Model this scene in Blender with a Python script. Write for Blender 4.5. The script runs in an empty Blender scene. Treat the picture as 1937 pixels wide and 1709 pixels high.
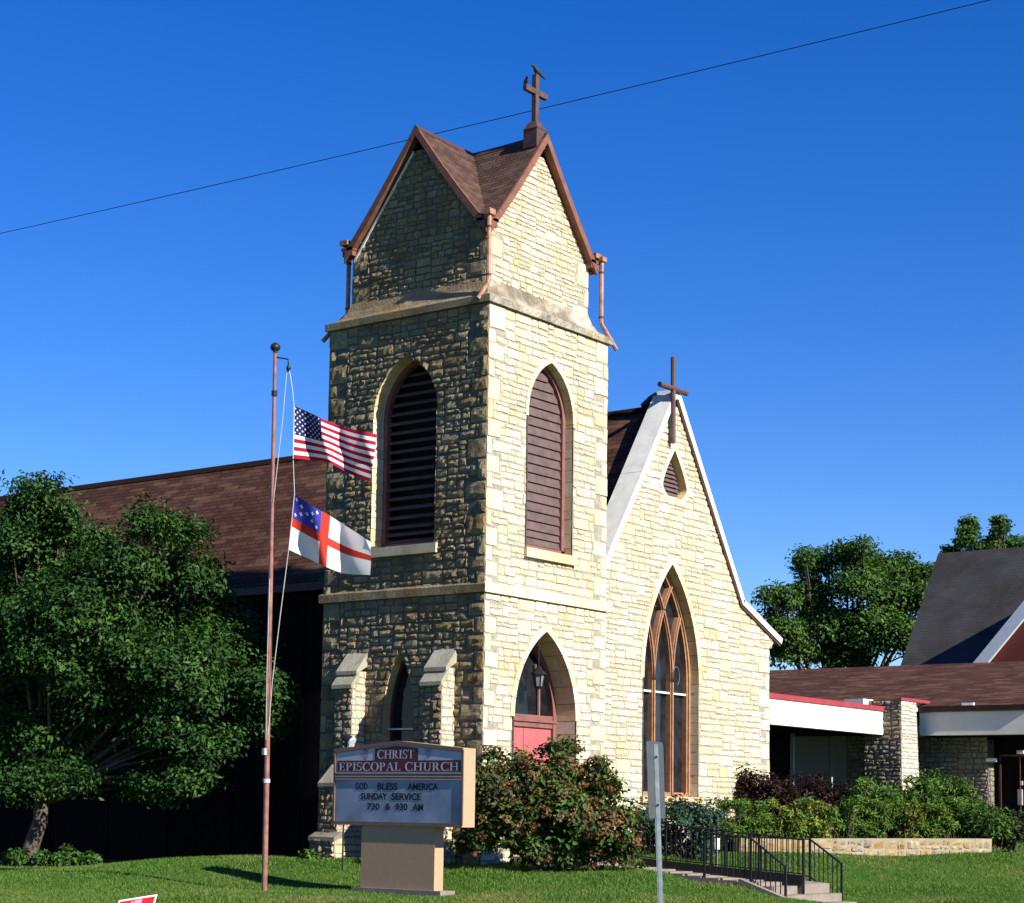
import bpy, math, random
import numpy as np
from mathutils import Vector
R = math.radians
SC = bpy.context.scene
COL = SC.collection
rnd = random.Random(7)

# ------------------------------------------------------------------ camera, sky, sun, exposure
CAM_LOC = Vector((-30.4039, -23.3622, 1.0803)); F_PX = 3600.0; YAW, PITCH, ROLL = 0.9043, 0.111, 0.017
PPX, PPY, PW, PH = 875.6, 1135.1, 1937.0, 1709.0
fw = Vector((math.sin(YAW)*math.cos(PITCH), math.cos(YAW)*math.cos(PITCH), math.sin(PITCH)))
rt0 = Vector((math.cos(YAW), -math.sin(YAW), 0)); up0 = rt0.cross(fw)
RT = rt0*math.cos(ROLL)+up0*math.sin(ROLL); UP = -rt0*math.sin(ROLL)+up0*math.cos(ROLL)
cam = bpy.data.cameras.new('camera'); camo = bpy.data.objects.new('camera', cam); COL.objects.link(camo)
from mathutils import Matrix
M3 = Matrix((RT, UP, -fw)).transposed()
camo.matrix_world = Matrix.Translation(CAM_LOC) @ M3.to_4x4()
cam.sensor_width = 36; cam.sensor_fit = 'HORIZONTAL'; cam.lens = F_PX/PW*36
cam.shift_x = (PW/2-PPX)/PW; cam.shift_y = (PPY-PH/2)/PW
cam.clip_start = 0.5; cam.clip_end = 3000
SC.camera = camo

SUN = Vector((-0.085, -1.0, 0.60)).normalized()
EL = math.asin(SUN.z); ROT = math.atan2(SUN.x, SUN.y)
W = bpy.data.worlds.new('World'); SC.world = W; W.use_nodes = True
nt = W.node_tree; bg = nt.nodes['Background']; sky = nt.nodes.new('ShaderNodeTexSky')
sky.sky_type = 'NISHITA'; sky.sun_disc = False; sky.sun_elevation = EL; sky.sun_rotation = ROT
sky.altitude = 300; sky.air_density = 1.0; sky.dust_density = 0.0; sky.ozone_density = 5.0
hs = nt.nodes.new('ShaderNodeHueSaturation'); hs.inputs['Saturation'].default_value = 1.315; hs.inputs['Value'].default_value = 1.11; hs.inputs['Hue'].default_value = 0.519
nt.links.new(sky.outputs[0], hs.inputs['Color']); nt.links.new(hs.outputs[0], bg.inputs[0])
bg.inputs[1].default_value = 0.070
sl = bpy.data.lights.new('sun', 'SUN'); so = bpy.data.objects.new('sun', sl); COL.objects.link(so)
sl.energy = 5.0; sl.angle = R(0.53); sl.color = (1.0, 0.94, 0.83)
so.rotation_mode = 'QUATERNION'; so.rotation_quaternion = (-SUN).to_track_quat('-Z', 'Y'); so.location = (-20, -60, 60)
SC.view_settings.view_transform = 'Standard'; SC.view_settings.look = 'None'
SC.view_settings.exposure = 1.06; SC.view_settings.gamma = 1.0
SC.render.resolution_x = 1024; SC.render.resolution_y = 903
SC.render.engine = 'CYCLES'

# ------------------------------------------------------------------ pixel rays (photo pixel -> point on a real plane)
def ray(px, py): return fw + RT*((px-PPX)/F_PX) - UP*((py-PPY)/F_PX)
def onx(v, px, py): d = ray(px, py); return CAM_LOC + d*((v-CAM_LOC.x)/d.x)
def ony(v, px, py): d = ray(px, py); return CAM_LOC + d*((v-CAM_LOC.y)/d.y)
def ond(v, px, py): return CAM_LOC + ray(px, py)*v
def lerp(a, b, t): return a+(b-a)*t

# ------------------------------------------------------------------ mesh helpers
ORG = {}
def tag(o, label=None, cat=None, group=None, kind=None):
    if label: o['label'] = label
    if cat: o['category'] = cat
    if group: o['group'] = group
    if kind: o['kind'] = kind
    return o
def thing(name, loc, label, cat, group=None):
    o = bpy.data.objects.new(name, None); COL.objects.link(o); o.location = loc; o.empty_display_size = 0.2
    ORG[o.name] = Vector(loc)
    return tag(o, label, cat, group)

class MB:
    def __init__(s): s.v = []; s.f = []; s.m = []; s.c = []; s.uv = {}
    def vert(s, p, c=None):
        s.v.append((p[0], p[1], p[2])); s.c.append(c or (1, 1, 1)); return len(s.v)-1
    def face(s, ids, m=0, uv=None):
        s.f.append(tuple(ids)); s.m.append(m)
        if uv: s.uv[len(s.f)-1] = uv
    def poly(s, pts, m=0, uv=None, c=None): s.face([s.vert(p, c) for p in pts], m, uv)
    def hexa(s, P, m=0, c=None):            # P: bottom 4 then top 4
        i = [s.vert(p, c) for p in P]
        for q in ((3, 2, 1, 0), (4, 5, 6, 7), (0, 1, 5, 4), (1, 2, 6, 5), (2, 3, 7, 6), (3, 0, 4, 7)): s.face([i[k] for k in q], m)
    def box(s, a, b, m=0, c=None):
        x0, y0, z0 = [min(a[k], b[k]) for k in range(3)]; x1, y1, z1 = [max(a[k], b[k]) for k in range(3)]
        s.hexa([(x0, y0, z0), (x1, y0, z0), (x1, y1, z0), (x0, y1, z0), (x0, y0, z1), (x1, y0, z1), (x1, y1, z1), (x0, y1, z1)], m, c)
    def obox(s, a, b, w, h, up=(0, 0, 1), m=0, c=None):   # bar from a to b, w across, h along up
        a = Vector(a); b = Vector(b); d = (b-a).normalized(); u = Vector(up)
        sd = d.cross(u).normalized(); u = sd.cross(d).normalized()
        P = []
        for p in (a, b):
            pass
        A = [a-sd*w/2-u*h/2, b-sd*w/2-u*h/2, b+sd*w/2-u*h/2, a+sd*w/2-u*h/2]
        B = [p+u*h for p in A]
        s.hexa(A+B, m, c)
    def tube(s, pts, rad, n=8, m=0, cap=True, c=None):
        pts = [Vector(p) for p in pts]; rs = rad if isinstance(rad, (list, tuple)) else [rad]*len(pts)
        rings = []; prev = None
        for k, p in enumerate(pts):
            d = (pts[min(k+1, len(pts)-1)]-pts[max(k-1, 0)]).normalized()
            if prev is None:
                a = d.orthogonal().normalized()
            else:
                a = (prev-d*prev.dot(d)).normalized()
            prev = a; b = d.cross(a)
            rings.append([s.vert(p+(a*math.cos(2*math.pi*j/n)+b*math.sin(2*math.pi*j/n))*rs[k], c) for j in range(n)])
        for k in range(len(rings)-1):
            for j in range(n): s.face((rings[k][j], rings[k][(j+1) % n], rings[k+1][(j+1) % n], rings[k+1][j]), m)
        if cap:
            s.face(rings[0][::-1], m); s.face(rings[-1], m)
    def lathe(s, base, prof, n=16, m=0):    # prof: (r, z)
        s.tube_rings([[(base[0]+r*math.cos(2*math.pi*j/n), base[1]+r*math.sin(2*math.pi*j/n), base[2]+z) for j in range(n)] for r, z in prof], m)
    def tube_rings(s, rings, m=0, cap=True):
        I = [[s.vert(p) for p in r] for r in rings]; n = len(I[0])
        for k in range(len(I)-1):
            for j in range(n): s.face((I[k][j], I[k][(j+1) % n], I[k+1][(j+1) % n], I[k+1][j]), m)
        if cap: s.face(I[0][::-1], m); s.face(I[-1], m)
    def build(s, name, mats, parent=None, smooth=False):
        o = ORG.get(parent.name, Vector((0, 0, 0))) if parent else Vector((0, 0, 0))
        me = bpy.data.meshes.new(name)
        me.from_pydata([(p[0]-o.x, p[1]-o.y, p[2]-o.z) for p in s.v], [], s.f)
        if not isinstance(mats, (list, tuple)): mats = [mats]
        for mt in mats: me.materials.append(mt)
        if len(mats) > 1: me.polygons.foreach_set('material_index', s.m)
        at = me.attributes.new('col', 'FLOAT_COLOR', 'POINT')
        a = np.ones((len(s.v), 4), np.float32); a[:, :3] = np.array(s.c, np.float32).reshape(-1, 3); at.data.foreach_set('color', a.ravel())
        if s.uv:
            ul = me.uv_layers.new(name='UVMap')
            for fi, uv in s.uv.items():
                p = me.polygons[fi]
                for k, li in enumerate(p.loop_indices): ul.data[li].uv = uv[k]
        if smooth: me.polygons.foreach_set('use_smooth', [True]*len(s.f))
        me.update()
        ob = bpy.data.objects.new(name, me); COL.objects.link(ob)
        if parent:
            ob.parent = parent
        ORG[ob.name] = o
        return ob

def leaf_mesh(name, pos, nrm, size, col, mat, parent, seed=1, aspect=0.5, fold=0.25):
    """many leaf-sized folded quads; pos,nrm (n,3); size (n,), col (n,3)"""
    o = np.array(ORG.get(parent.name, Vector((0, 0, 0)))) if parent else np.zeros(3)
    g = np.random.default_rng(seed); n = len(pos)
    t = g.normal(size=(n, 3)); nrm = nrm/np.linalg.norm(nrm, axis=1, keepdims=True)
    t -= nrm*np.sum(t*nrm, 1, keepdims=True); t /= np.linalg.norm(t, axis=1, keepdims=True)
    b = np.cross(nrm, t); s = size[:, None]
    v = np.empty((n, 4, 3))
    v[:, 0] = pos-t*s*0.5; v[:, 2] = pos+t*s*0.5-nrm*s*0.12
    v[:, 1] = pos+b*s*aspect*0.5+nrm*s*fold*0.5; v[:, 3] = pos-b*s*aspect*0.5+nrm*s*fold*0.5
    v -= o
    me = bpy.data.meshes.new(name)
    me.vertices.add(n*4); me.vertices.foreach_set('co', v.astype(np.float32).ravel())
    me.loops.add(n*6); me.polygons.add(n*2)
    base = (np.arange(n)*4)[:, None]
    me.loops.foreach_set('vertex_index', (base+np.array([0, 1, 2, 0, 2, 3])).astype(np.int32).ravel())
    me.polygons.foreach_set('loop_start', (np.arange(n*2)*3).astype(np.int32))
    me.materials.append(mat)
    at = me.attributes.new('col', 'FLOAT_COLOR', 'POINT')
    c = np.ones((n, 4, 4), np.float32); c[:, :, :3] = col[:, None, :]; at.data.foreach_set('color', c.ravel())
    me.update(calc_edges=True); me.validate()
    ob = bpy.data.objects.new(name, me); COL.objects.link(ob)
    if parent: ob.parent = parent
    ORG[ob.name] = Vector(o)
    return ob

# ------------------------------------------------------------------ materials
def nodes(name):
    m = bpy.data.materials.new(name); m.use_nodes = True; t = m.node_tree
    return m, t, t.nodes['Principled BSDF']
def add(t, typ, **kw):
    n = t.nodes.new(typ)
    for k, v in kw.items(): setattr(n, k, v)
    return n
def mix(t, a, b, fac, blend='MIX'):
    n = add(t, 'ShaderNodeMix', data_type='RGBA', blend_type=blend)
    for sock, v in ((n.inputs[6], a), (n.inputs[7], b), (n.inputs[0], fac)):
        if isinstance(v, bpy.types.NodeSocket): t.links.new(v, sock)
        elif isinstance(v, (int, float)): sock.default_value = v
        else: sock.default_value = (*v[:3], 1)
    return n.outputs[2]
def noise(t, scale, detail=4, rough=0.6, vec=None, dist=0.0):
    n = add(t, 'ShaderNodeTexNoise'); n.inputs['Scale'].default_value = scale; n.inputs['Detail'].default_value = detail
    n.inputs['Roughness'].default_value = rough; n.inputs['Distortion'].default_value = dist
    if vec is not None: t.links.new(vec, n.inputs['Vector'])
    return n.outputs['Fac']
def ramp(t, src, p0, p1, c0=(0, 0, 0), c1=(1, 1, 1)):
    n = add(t, 'ShaderNodeValToRGB'); e = n.color_ramp.elements
    e[0].position = p0; e[1].position = p1; e[0].color = (*c0, 1); e[1].color = (*c1, 1)
    t.links.new(src, n.inputs[0]); return n.outputs[0]
def bump(t, bs, src, strength, dist):
    n = add(t, 'ShaderNodeBump'); n.inputs['Strength'].default_value = strength; n.inputs['Distance'].default_value = dist
    t.links.new(src, n.inputs['Height']); t.links.new(n.outputs[0], bs.inputs['Normal'])
def coord(t): return add(t, 'ShaderNodeTexCoord').outputs['Object']

def simple(name, c, rough=0.7, var=0.15, scale=6.0, bmp=0.0, metal=0.0, spec=0.3, bd=0.01, c2=None):
    m, t, b = nodes(name); co = coord(t)
    n = noise(t, scale, 5, 0.6, co)
    d = c2 or tuple(x*(1-var*1.6) for x in c); l = tuple(min(1, x*(1+var)) for x in c)
    t.links.new(mix(t, d, l, ramp(t, n, 0.3, 0.7)), b.inputs['Base Color'])
    b.inputs['Roughness'].default_value = rough; b.inputs['Metallic'].default_value = metal
    b.inputs['Specular IOR Level'].default_value = spec
    if bmp: bump(t, b, noise(t, scale*6, 5, 0.65, co), bmp, bd)
    return m
def stone_mat(name, tint=(1, 1, 1), bmp=0.35, stain=None, warm=1.0, bscale=22, bdist=0.03, sk=(0.42, 0.62)):
    m, t, b = nodes(name); co = coord(t)
    a = add(t, 'ShaderNodeAttribute', attribute_name='col').outputs['Color']
    x = mix(t, a, tint, 1.0, 'MULTIPLY')
    x = mix(t, x, (0.88, 0.80, 0.70), ramp(t, noise(t, 0.55, 5, 0.65, co, 0.6), 0.46, 0.66), 'MULTIPLY')
    x = mix(t, x, (0.80, 0.77, 0.71), ramp(t, noise(t, 9, 6, 0.7, co), 0.35, 0.72), 'MULTIPLY')
    x = mix(t, x, (1.0, lerp(1, .86, warm), lerp(1, .66, warm)), ramp(t, noise(t, 1.7, 3, 0.5, co), 0.45, 0.75), 'MULTIPLY')
    mp = add(t, 'ShaderNodeMapping'); mp.inputs['Scale'].default_value = (2.6, 2.6, .22); t.links.new(co, mp.inputs['Vector'])
    x = mix(t, x, (0.80, 0.775, 0.74), ramp(t, noise(t, 1.0, 5, 0.65, mp.outputs[0]), 0.54, 0.74), 'MULTIPLY')
    if stain:
        k = ramp(t, noise(t, 1.3, 6, 0.7, co), *sk)
        x = mix(t, x, stain, k, 'MULTIPLY')
    t.links.new(x, b.inputs['Base Color']); b.inputs['Roughness'].default_value = 0.92
    b.inputs['Specular IOR Level'].default_value = 0.15
    bump(t, b, noise(t, bscale, 6, 0.7, co), bmp, bdist)
    return m
def shingle(name, c, c2, c3, rowh=0.14, w=0.32, mk=.25, bs_=.9):
    m, t, b = nodes(name); uv = add(t, 'ShaderNodeTexCoord').outputs['UV']
    br = add(t, 'ShaderNodeTexBrick'); t.links.new(uv, br.inputs['Vector'])
    br.inputs['Scale'].default_value = 1.0; br.inputs['Brick Width'].default_value = w; br.inputs['Row Height'].default_value = rowh
    br.inputs['Mortar Size'].default_value = 0.012; br.inputs['Mortar Smooth'].default_value = 0.3; br.inputs['Bias'].default_value = -0.1
    br.inputs['Color1'].default_value = (*c, 1); br.inputs['Color2'].default_value = (*c2, 1); br.inputs['Mortar'].default_value = (c[0]*mk, c[1]*mk, c[2]*mk, 1)
    br2 = add(t, 'ShaderNodeTexBrick'); t.links.new(uv, br2.inputs['Vector'])
    br2.inputs['Scale'].default_value = 1.0; br2.inputs['Brick Width'].default_value = w*1.7; br2.inputs['Row Height'].default_value = rowh
    br2.inputs['Mortar Size'].default_value = 0; br2.inputs['Bias'].default_value = -0.55
    br2.inputs['Color1'].default_value = (0, 0, 0, 1); br2.inputs['Color2'].default_value = (1, 1, 1, 1); br2.offset = 0.37
    x = mix(t, br.outputs['Color'], c3, br2.outputs['Color'])
    x = mix(t, x, (0.55, 0.52, 0.5), ramp(t, noise(t, 0.7, 5, 0.65, uv), 0.4, 0.75), 'MULTIPLY')
    t.links.new(x, b.inputs['Base Color']); b.inputs['Roughness'].default_value = 0.95; b.inputs['Specular IOR Level'].default_value = 0.1
    # saw-tooth course relief
    sx = add(t, 'ShaderNodeSeparateXYZ'); t.links.new(uv, sx.inputs[0])
    mm = add(t, 'ShaderNodeMath', operation='MODULO'); t.links.new(sx.outputs[1], mm.inputs[0]); mm.inputs[1].default_value = rowh
    m2 = add(t, 'ShaderNodeMath', operation='MULTIPLY'); t.links.new(mm.outputs[0], m2.inputs[0]); m2.inputs[1].default_value = -1/rowh
    m3 = add(t, 'ShaderNodeMath', operation='ADD'); t.links.new(m2.outputs[0], m3.inputs[0]); t.links.new(br2.outputs['Fac'], m3.inputs[1])
    m4 = add(t, 'ShaderNodeMath', operation='ADD'); t.links.new(m2.outputs[0], m4.inputs[0]); t.links.new(noise(t, 30, 3, 0.6, uv), m4.inputs[1])
    bump(t, b, m4.outputs[0], bs_, 0.02)
    return m
def leafmat(name, trans=0.25, rough=0.5, tint=(1, 1, 1)):
    m, t, b = nodes(name)
    a = add(t, 'ShaderNodeAttribute', attribute_name='col').outputs['Color']
    x = mix(t, a, tint, 1.0, 'MULTIPLY')
    t.links.new(x, b.inputs['Base Color']); b.inputs['Roughness'].default_value = rough; b.inputs['Specular IOR Level'].default_value = 0.14
    tr = add(t, 'ShaderNodeBsdfTranslucent'); t.links.new(mix(t, x, (1.0, 1.0, 0.4), 1.0, 'MULTIPLY'), tr.inputs['Color'])
    ms = add(t, 'ShaderNodeMixShader'); ms.inputs[0].default_value = trans
    t.links.new(b.outputs[0], ms.inputs[1]); t.links.new(tr.outputs[0], ms.inputs[2])
    t.links.new(ms.outputs[0], t.nodes['Material Output'].inputs[0])
    return m
def glass(name, c=(0.012, 0.014, 0.018), rough=0.06, spec=0.5):
    m, t, b = nodes(name); co = coord(t)
    t.links.new(mix(t, c, tuple(x*2.2 for x in c), ramp(t, noise(t, 3, 3, 0.5, co), 0.4, 0.65)), b.inputs['Base Color'])
    b.inputs['Roughness'].default_value = rough; b.inputs['Specular IOR Level'].default_value = spec
    bump(t, b, noise(t, 5, 2, 0.5, co), 0.08, 0.02)
    return m

MT = {}
MT['stone'] = stone_mat('limestone', warm=0.45)
MT['stone_rough_shade'] = stone_mat('rock_faced_limestone_shade', (0.52, 0.49, 0.43), 0.9, (0.62, 0.62, 0.63), bscale=16, bdist=0.05)  # rough limestone, tinted darker to carry the shade of unlit faces
MT['mortar'] = simple('mortar', (0.27, 0.245, 0.195), 0.95, 0.2, 9, 0.3)
MT['mortar_shade'] = simple('shade_darkened_mortar', (0.095, 0.09, 0.078), 0.95, 0.25, 9, 0.3)  # mortar darkened to go with the shade-tinted stone
MT['dressed'] = stone_mat('dressed_limestone', (1, 1, 1), 0.15)
MT['ledge'] = stone_mat('stained_ledge_stone', (0.98, 0.99, 1.06), 1.0, (0.34, 0.345, 0.35), warm=.2, bscale=9, bdist=.08, sk=(.36, .60))
MT['capstone'] = stone_mat('buttress_cap_stone', (0.72, 0.74, 0.74), 0.6, (.7, .7, .72), warm=.2)
MT['coping'] = simple('coping_stone', (0.60, 0.60, 0.56), 0.85, 0.10, 3, 0.15)
MT['shingle'] = shingle('brown_shingles', (0.085, 0.038, 0.027), (0.052, 0.025, 0.018), (0.20, 0.11, 0.07))
MT['shingle_tower'] = shingle('tower_shingles', (0.105, 0.060, 0.047), (0.065, 0.038, 0.032), (0.17, 0.115, 0.085), 0.12, 0.26)
MT['shingle_grey'] = shingle('grey_shingles', (0.052, 0.051, 0.053), (0.046, 0.046, 0.049), (0.058, 0.056, 0.056), .15, .22, .75, .25)
MT['trim'] = simple('red_brown_trim', (0.17, 0.070, 0.045), 0.6, 0.2, 4, 0.1)
MT['trim_dark'] = simple('dark_brown_trim', (0.07, 0.03, 0.024), 0.6, 0.2, 4, 0.1)
MT['copper'] = simple('copper_downpipe', (0.34, 0.165, 0.105), 0.5, 0.3, 7, 0.1, 0.1)
MT['frieze'] = simple('pale_frieze', (0.72, 0.70, 0.62), 0.7, 0.1)
MT['louver'] = simple('mauve_louvers', (0.10, 0.066, 0.064), 0.75, 0.2, 5)
MT['black'] = simple('dark_interior', (0.008, 0.008, 0.009), 0.9, 0.1)
MT['winframe'] = simple('red_brown_frame', (0.19, 0.078, 0.068), 0.6, 0.2, 4)
MT['oak'] = simple('orange_brown_wood', (0.31, 0.155, 0.082), 0.55, 0.2, 7)
MT['door'] = simple('faded_red_door', (0.40, 0.095, 0.102), 0.55, 0.1, 3)
MT['iron'] = simple('black_iron', (0.012, 0.013, 0.014), 0.5, 0.2, 8)
MT['hinge'] = simple('grey_iron', (0.22, 0.2, 0.22), 0.5, 0.2, 8)
MT['glass'] = glass('dark_glass', (.006, .007, .009), .05, .25)
MT['glass_blue'] = glass('leaded_glass', (0.008, 0.0085, 0.012), 0.12, 0.4)
MT['curtain'] = simple('grey_drape', (0.10, 0.11, 0.12), 0.6, 0.3, 3)
MT['bar'] = simple('pale_saddle_bar', (0.62, 0.60, 0.58), 0.5, 0.1)
MT['cross'] = simple('brown_cross_wood', (0.085, 0.045, 0.041), 0.6, 0.25, 6, 0.1)
MT['white'] = simple('white_stucco', (0.70, 0.67, 0.60), 0.85, 0.04, 3, 0.1)
MT['redtrim'] = simple('red_metal_edge', (0.27, 0.04, 0.048), 0.5, 0.1, 3)
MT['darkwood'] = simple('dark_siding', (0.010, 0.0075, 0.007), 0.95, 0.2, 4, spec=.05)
MT['concrete'] = simple('concrete', (0.21, 0.175, 0.15), 0.9, 0.15, 5, 0.3)
MT['tan'] = simple('tan_stucco', (0.40, 0.25, 0.155), 0.9, 0.06, 12, 0.25)
MT['signframe'] = simple('brown_sign_frame', (0.155, 0.105, 0.09), 0.6, 0.1, 6)
MT['signedge'] = simple('pink_sign_edge', (0.42, 0.30, 0.28), 0.5, 0.06, 6)
MT['signwhite'] = simple('sign_panel_white', (0.34, 0.365, 0.46), 0.3, 0.05, 2, 0, 0, 0.3)
MT['letterboard'] = simple('letter_board', (0.19, 0.23, 0.335), 0.3, 0.25, 1.6, 0, 0, 0.35)
MT['maroon'] = simple('maroon_paint', (0.085, 0.008, 0.025), 0.4, 0.05)
MT['signletter'] = simple('white_letter', (0.46, 0.43, 0.46), 0.5, 0.03)
MT['bluelet'] = simple('navy_letter', (0.006, 0.009, 0.028), 0.5, 0.05)
MT['pole'] = simple('rust_brown_pole', (0.25, 0.115, 0.095), 0.5, 0.25, 6)
MT['rope'] = simple('grey_rope', (0.45, 0.43, 0.42), 0.9, 0.1)
MT['steel'] = simple('galvanised_steel', (0.36, 0.41, 0.46), 0.45, 0.15, 10, 0, 0.5)
MT['signback'] = simple('sign_back_aluminium', (0.085, 0.095, 0.105), 0.5, 0.1, 4, 0, 0.4)
MT['bark'] = simple('tree_bark', (0.10, 0.078, 0.06), 0.95, 0.35, 12, 0.8, bd=0.03)
MT['bird'] = simple('dark_feathers', (0.03, 0.03, 0.035), 0.7, 0.3, 20)
MT['leaf'] = leafmat('broad_leaf')
MT['cable'] = simple('black_cable', (0.01, 0.01, 0.012), 0.7, 0.1)
MT['brown_gable'] = simple('brown_gable_board', (0.19, 0.042, 0.030), 0.8, 0.1, 4)
MT['white_paint'] = simple('white_paint', (0.8, 0.8, 0.78), 0.5, 0.04)
MT['grout'] = simple('planter_mortar', (0.30, 0.26, 0.2), 0.95, 0.2, 8, 0.3)

# ------------------------------------------------------------------ terrain
TP = [(-4.2, -1.4, -.41), (-5.2, 1.0, -.41), (3.8, 11.5, -.40), (1.4, 14.6, -.45), (-2.3, 11.1, -.30), (-.9, 4.6, .05), (-.9, 3.2, .08),
      (2, -.3, .12), (-1.2, -.85, .02), (.7, -3.3, .03), (1.0, -5.0, -.18), (2, -6.6, -.50), (-.4, -6.4, -.36), (3.4, -5.2, -.35), (2.8, -6.3, -.66), (3.7, -6.9, -.52), (2.2, -7.3, -.72), (8, -2.1, .27), (12.9, -5.5, .32),
      (21.5, -1, .75), (14, 1, .62), (10, .0, .6), (21, -8, .45), (5, -.4, .35), (7, -7.0, -.25), (9.5, -9.5, -.25), (12, -12.5, -.25), (4.5, -8.5, -.42), (8, -12, -.42),
      (-9, 4, -.45), (-8, 10, -.45), (-6, 16, -.45), (-10, -3, -.5), (-7, -8, -.5), (-3, -12, -.52), (2, -16, -.55), (-14, -10, -.58), (-18, -16, -.6), (-30, -23, -.62),
      (-20, 0, -.6), (-10, -24, -.6), (30, 10, .7), (30, 35, .5), (5, 35, -.2), (-15, 30, -.4), (15, -25, -.5), (35, -20, .2), (-40, 20, -.6), (3.5, 8, -.15)]
TPA = np.array(TP)
def ground_np(x, y):
    x = np.asarray(x, float); y = np.asarray(y, float)
    d2 = (x[..., None]-TPA[:, 0])**2+(y[..., None]-TPA[:, 1])**2+0.35
    w = d2**-1.7
    return np.sum(w*TPA[:, 2], -1)/np.sum(w, -1)
def gz(x, y): return float(ground_np(np.array([x]), np.array([y]))[0])

def build_ground():
    xs = np.concatenate([[-900, -500, -250, -120, -80, -55], np.arange(-42, 40.1, 0.6), [50, 70, 110, 200, 400, 900]])
    ys = np.concatenate([[-900, -500, -250, -120, -80, -55], np.arange(-42, 45.1, 0.6), [55, 75, 110, 200, 400, 900]])
    X, Y = np.meshgrid(xs, ys); Z = ground_np(X, Y)
    b = MB(); nx = len(xs)
    for j in range(len(ys)):
        for i in range(nx): b.vert((X[j, i], Y[j, i], Z[j, i]))
    for j in range(len(ys)-1):
        for i in range(nx-1): b.face((j*nx+i, j*nx+i+1, (j+1)*nx+i+1, (j+1)*nx+i))
    m, t, bs = nodes('lawn'); co = coord(t)
    c = mix(t, (0.040, 0.10, 0.014), (0.085, 0.15, 0.026), ramp(t, noise(t, 0.55, 5, 0.6, co), 0.35, 0.65))
    c = mix(t, c, (0.17, 0.16, 0.06), ramp(t, noise(t, 0.33, 4, 0.7, co, 1.0), 0.56, 0.72))
    c = mix(t, c, (0.5, 0.5, 0.45), ramp(t, noise(t, 14, 5, 0.7, co), 0.4, 0.7), 'MULTIPLY')
    t.links.new(c, bs.inputs['Base Color']); bs.inputs['Roughness'].default_value = 1.0; bs.inputs['Specular IOR Level'].default_value = 0.05
    bump(t, bs, noise(t, 30, 4, 0.7, co), 0.8, 0.04)
    tag(b.build('ground', m, smooth=True), kind='structure')
build_ground()

# ------------------------------------------------------------------ stone walling
class Frame:
    def __init__(s, o, u, n): s.o = Vector(o); s.u = Vector(u); s.n = Vector(n)
    def P(s, u, v, d=0.0): return s.o+s.u*u+Vector((0, 0, v))+s.n*d

class Arch:
    """pointed arch opening: centre c, half width w, sill z0, springing zs, apex za"""
    def __init__(s, c, w, z0, zs, za):
        s.c, s.w, s.z0, s.zs, s.za = c, w, z0, zs, za
        h = za-zs; s.R = (w*w+h*h)/(2*w)
    def half(s, z, t=0.0):
        if z < s.z0: return None
        if z <= s.zs: return s.w+t
        q = (s.R+t)**2-(z-s.zs)**2
        if q <= 0: return None
        h = s.w-s.R+math.sqrt(q)
        return h if h > 0.004 else None
    def arc(s, t, k, n, side=1):     # point k/n along arc from springing to apex, offset t
        th = math.acos(max(-1, min(1, (s.R-s.w)/(s.R+t))))*k/n
        return (s.c+side*(s.w-s.R+(s.R+t)*math.cos(th)), s.zs+(s.R+t)*math.sin(th))
    def outline(s, t=0.0, n=14, z0=None):
        z0 = s.z0 if z0 is None else z0
        L = [(s.c-s.w-t, z0)]+[s.arc(t, k, n, -1) for k in range(n+1)]
        Rr = [s.arc(t, k, n, 1) for k in range(n-1, -1, -1)]+[(s.c+s.w+t, z0)]
        return L+Rr

def intervals(z, lo, hi, ops):
    a, b = lo(z), hi(z); out = [(a, b)] if b-a > 0.01 else []
    for o in ops:
        h = o.half(z, getattr(o, 'cut', 0.0))
        if h is None: continue
        nx = []
        for (p, q) in out:
            l, r = o.c-h, o.c+h
            if r <= p or l >= q: nx.append((p, q)); continue
            if l > p: nx.append((p, l))
            if r < q: nx.append((r, q))
        out = nx
    return out

CREAM = [(0.59, 0.515, 0.375), (0.61, 0.545, 0.41), (0.575, 0.505, 0.37), (0.57, 0.485, 0.345), (0.60, 0.525, 0.39), (0.595, 0.505, 0.37), (0.575, 0.51, 0.40), (0.62, 0.555, 0.43)]
ODD = [(0.56, 0.44, 0.29), (0.54, 0.44, 0.35), (0.57, 0.455, 0.35), (0.51, 0.455, 0.37), (0.57, 0.455, 0.27)]
def scol(odd=0.13):
    c = rnd.choice(ODD if rnd.random() < odd else CREAM); k = rnd.uniform(0.96, 1.11)
    return (c[0]*k, c[1]*k, c[2]*k)

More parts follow.
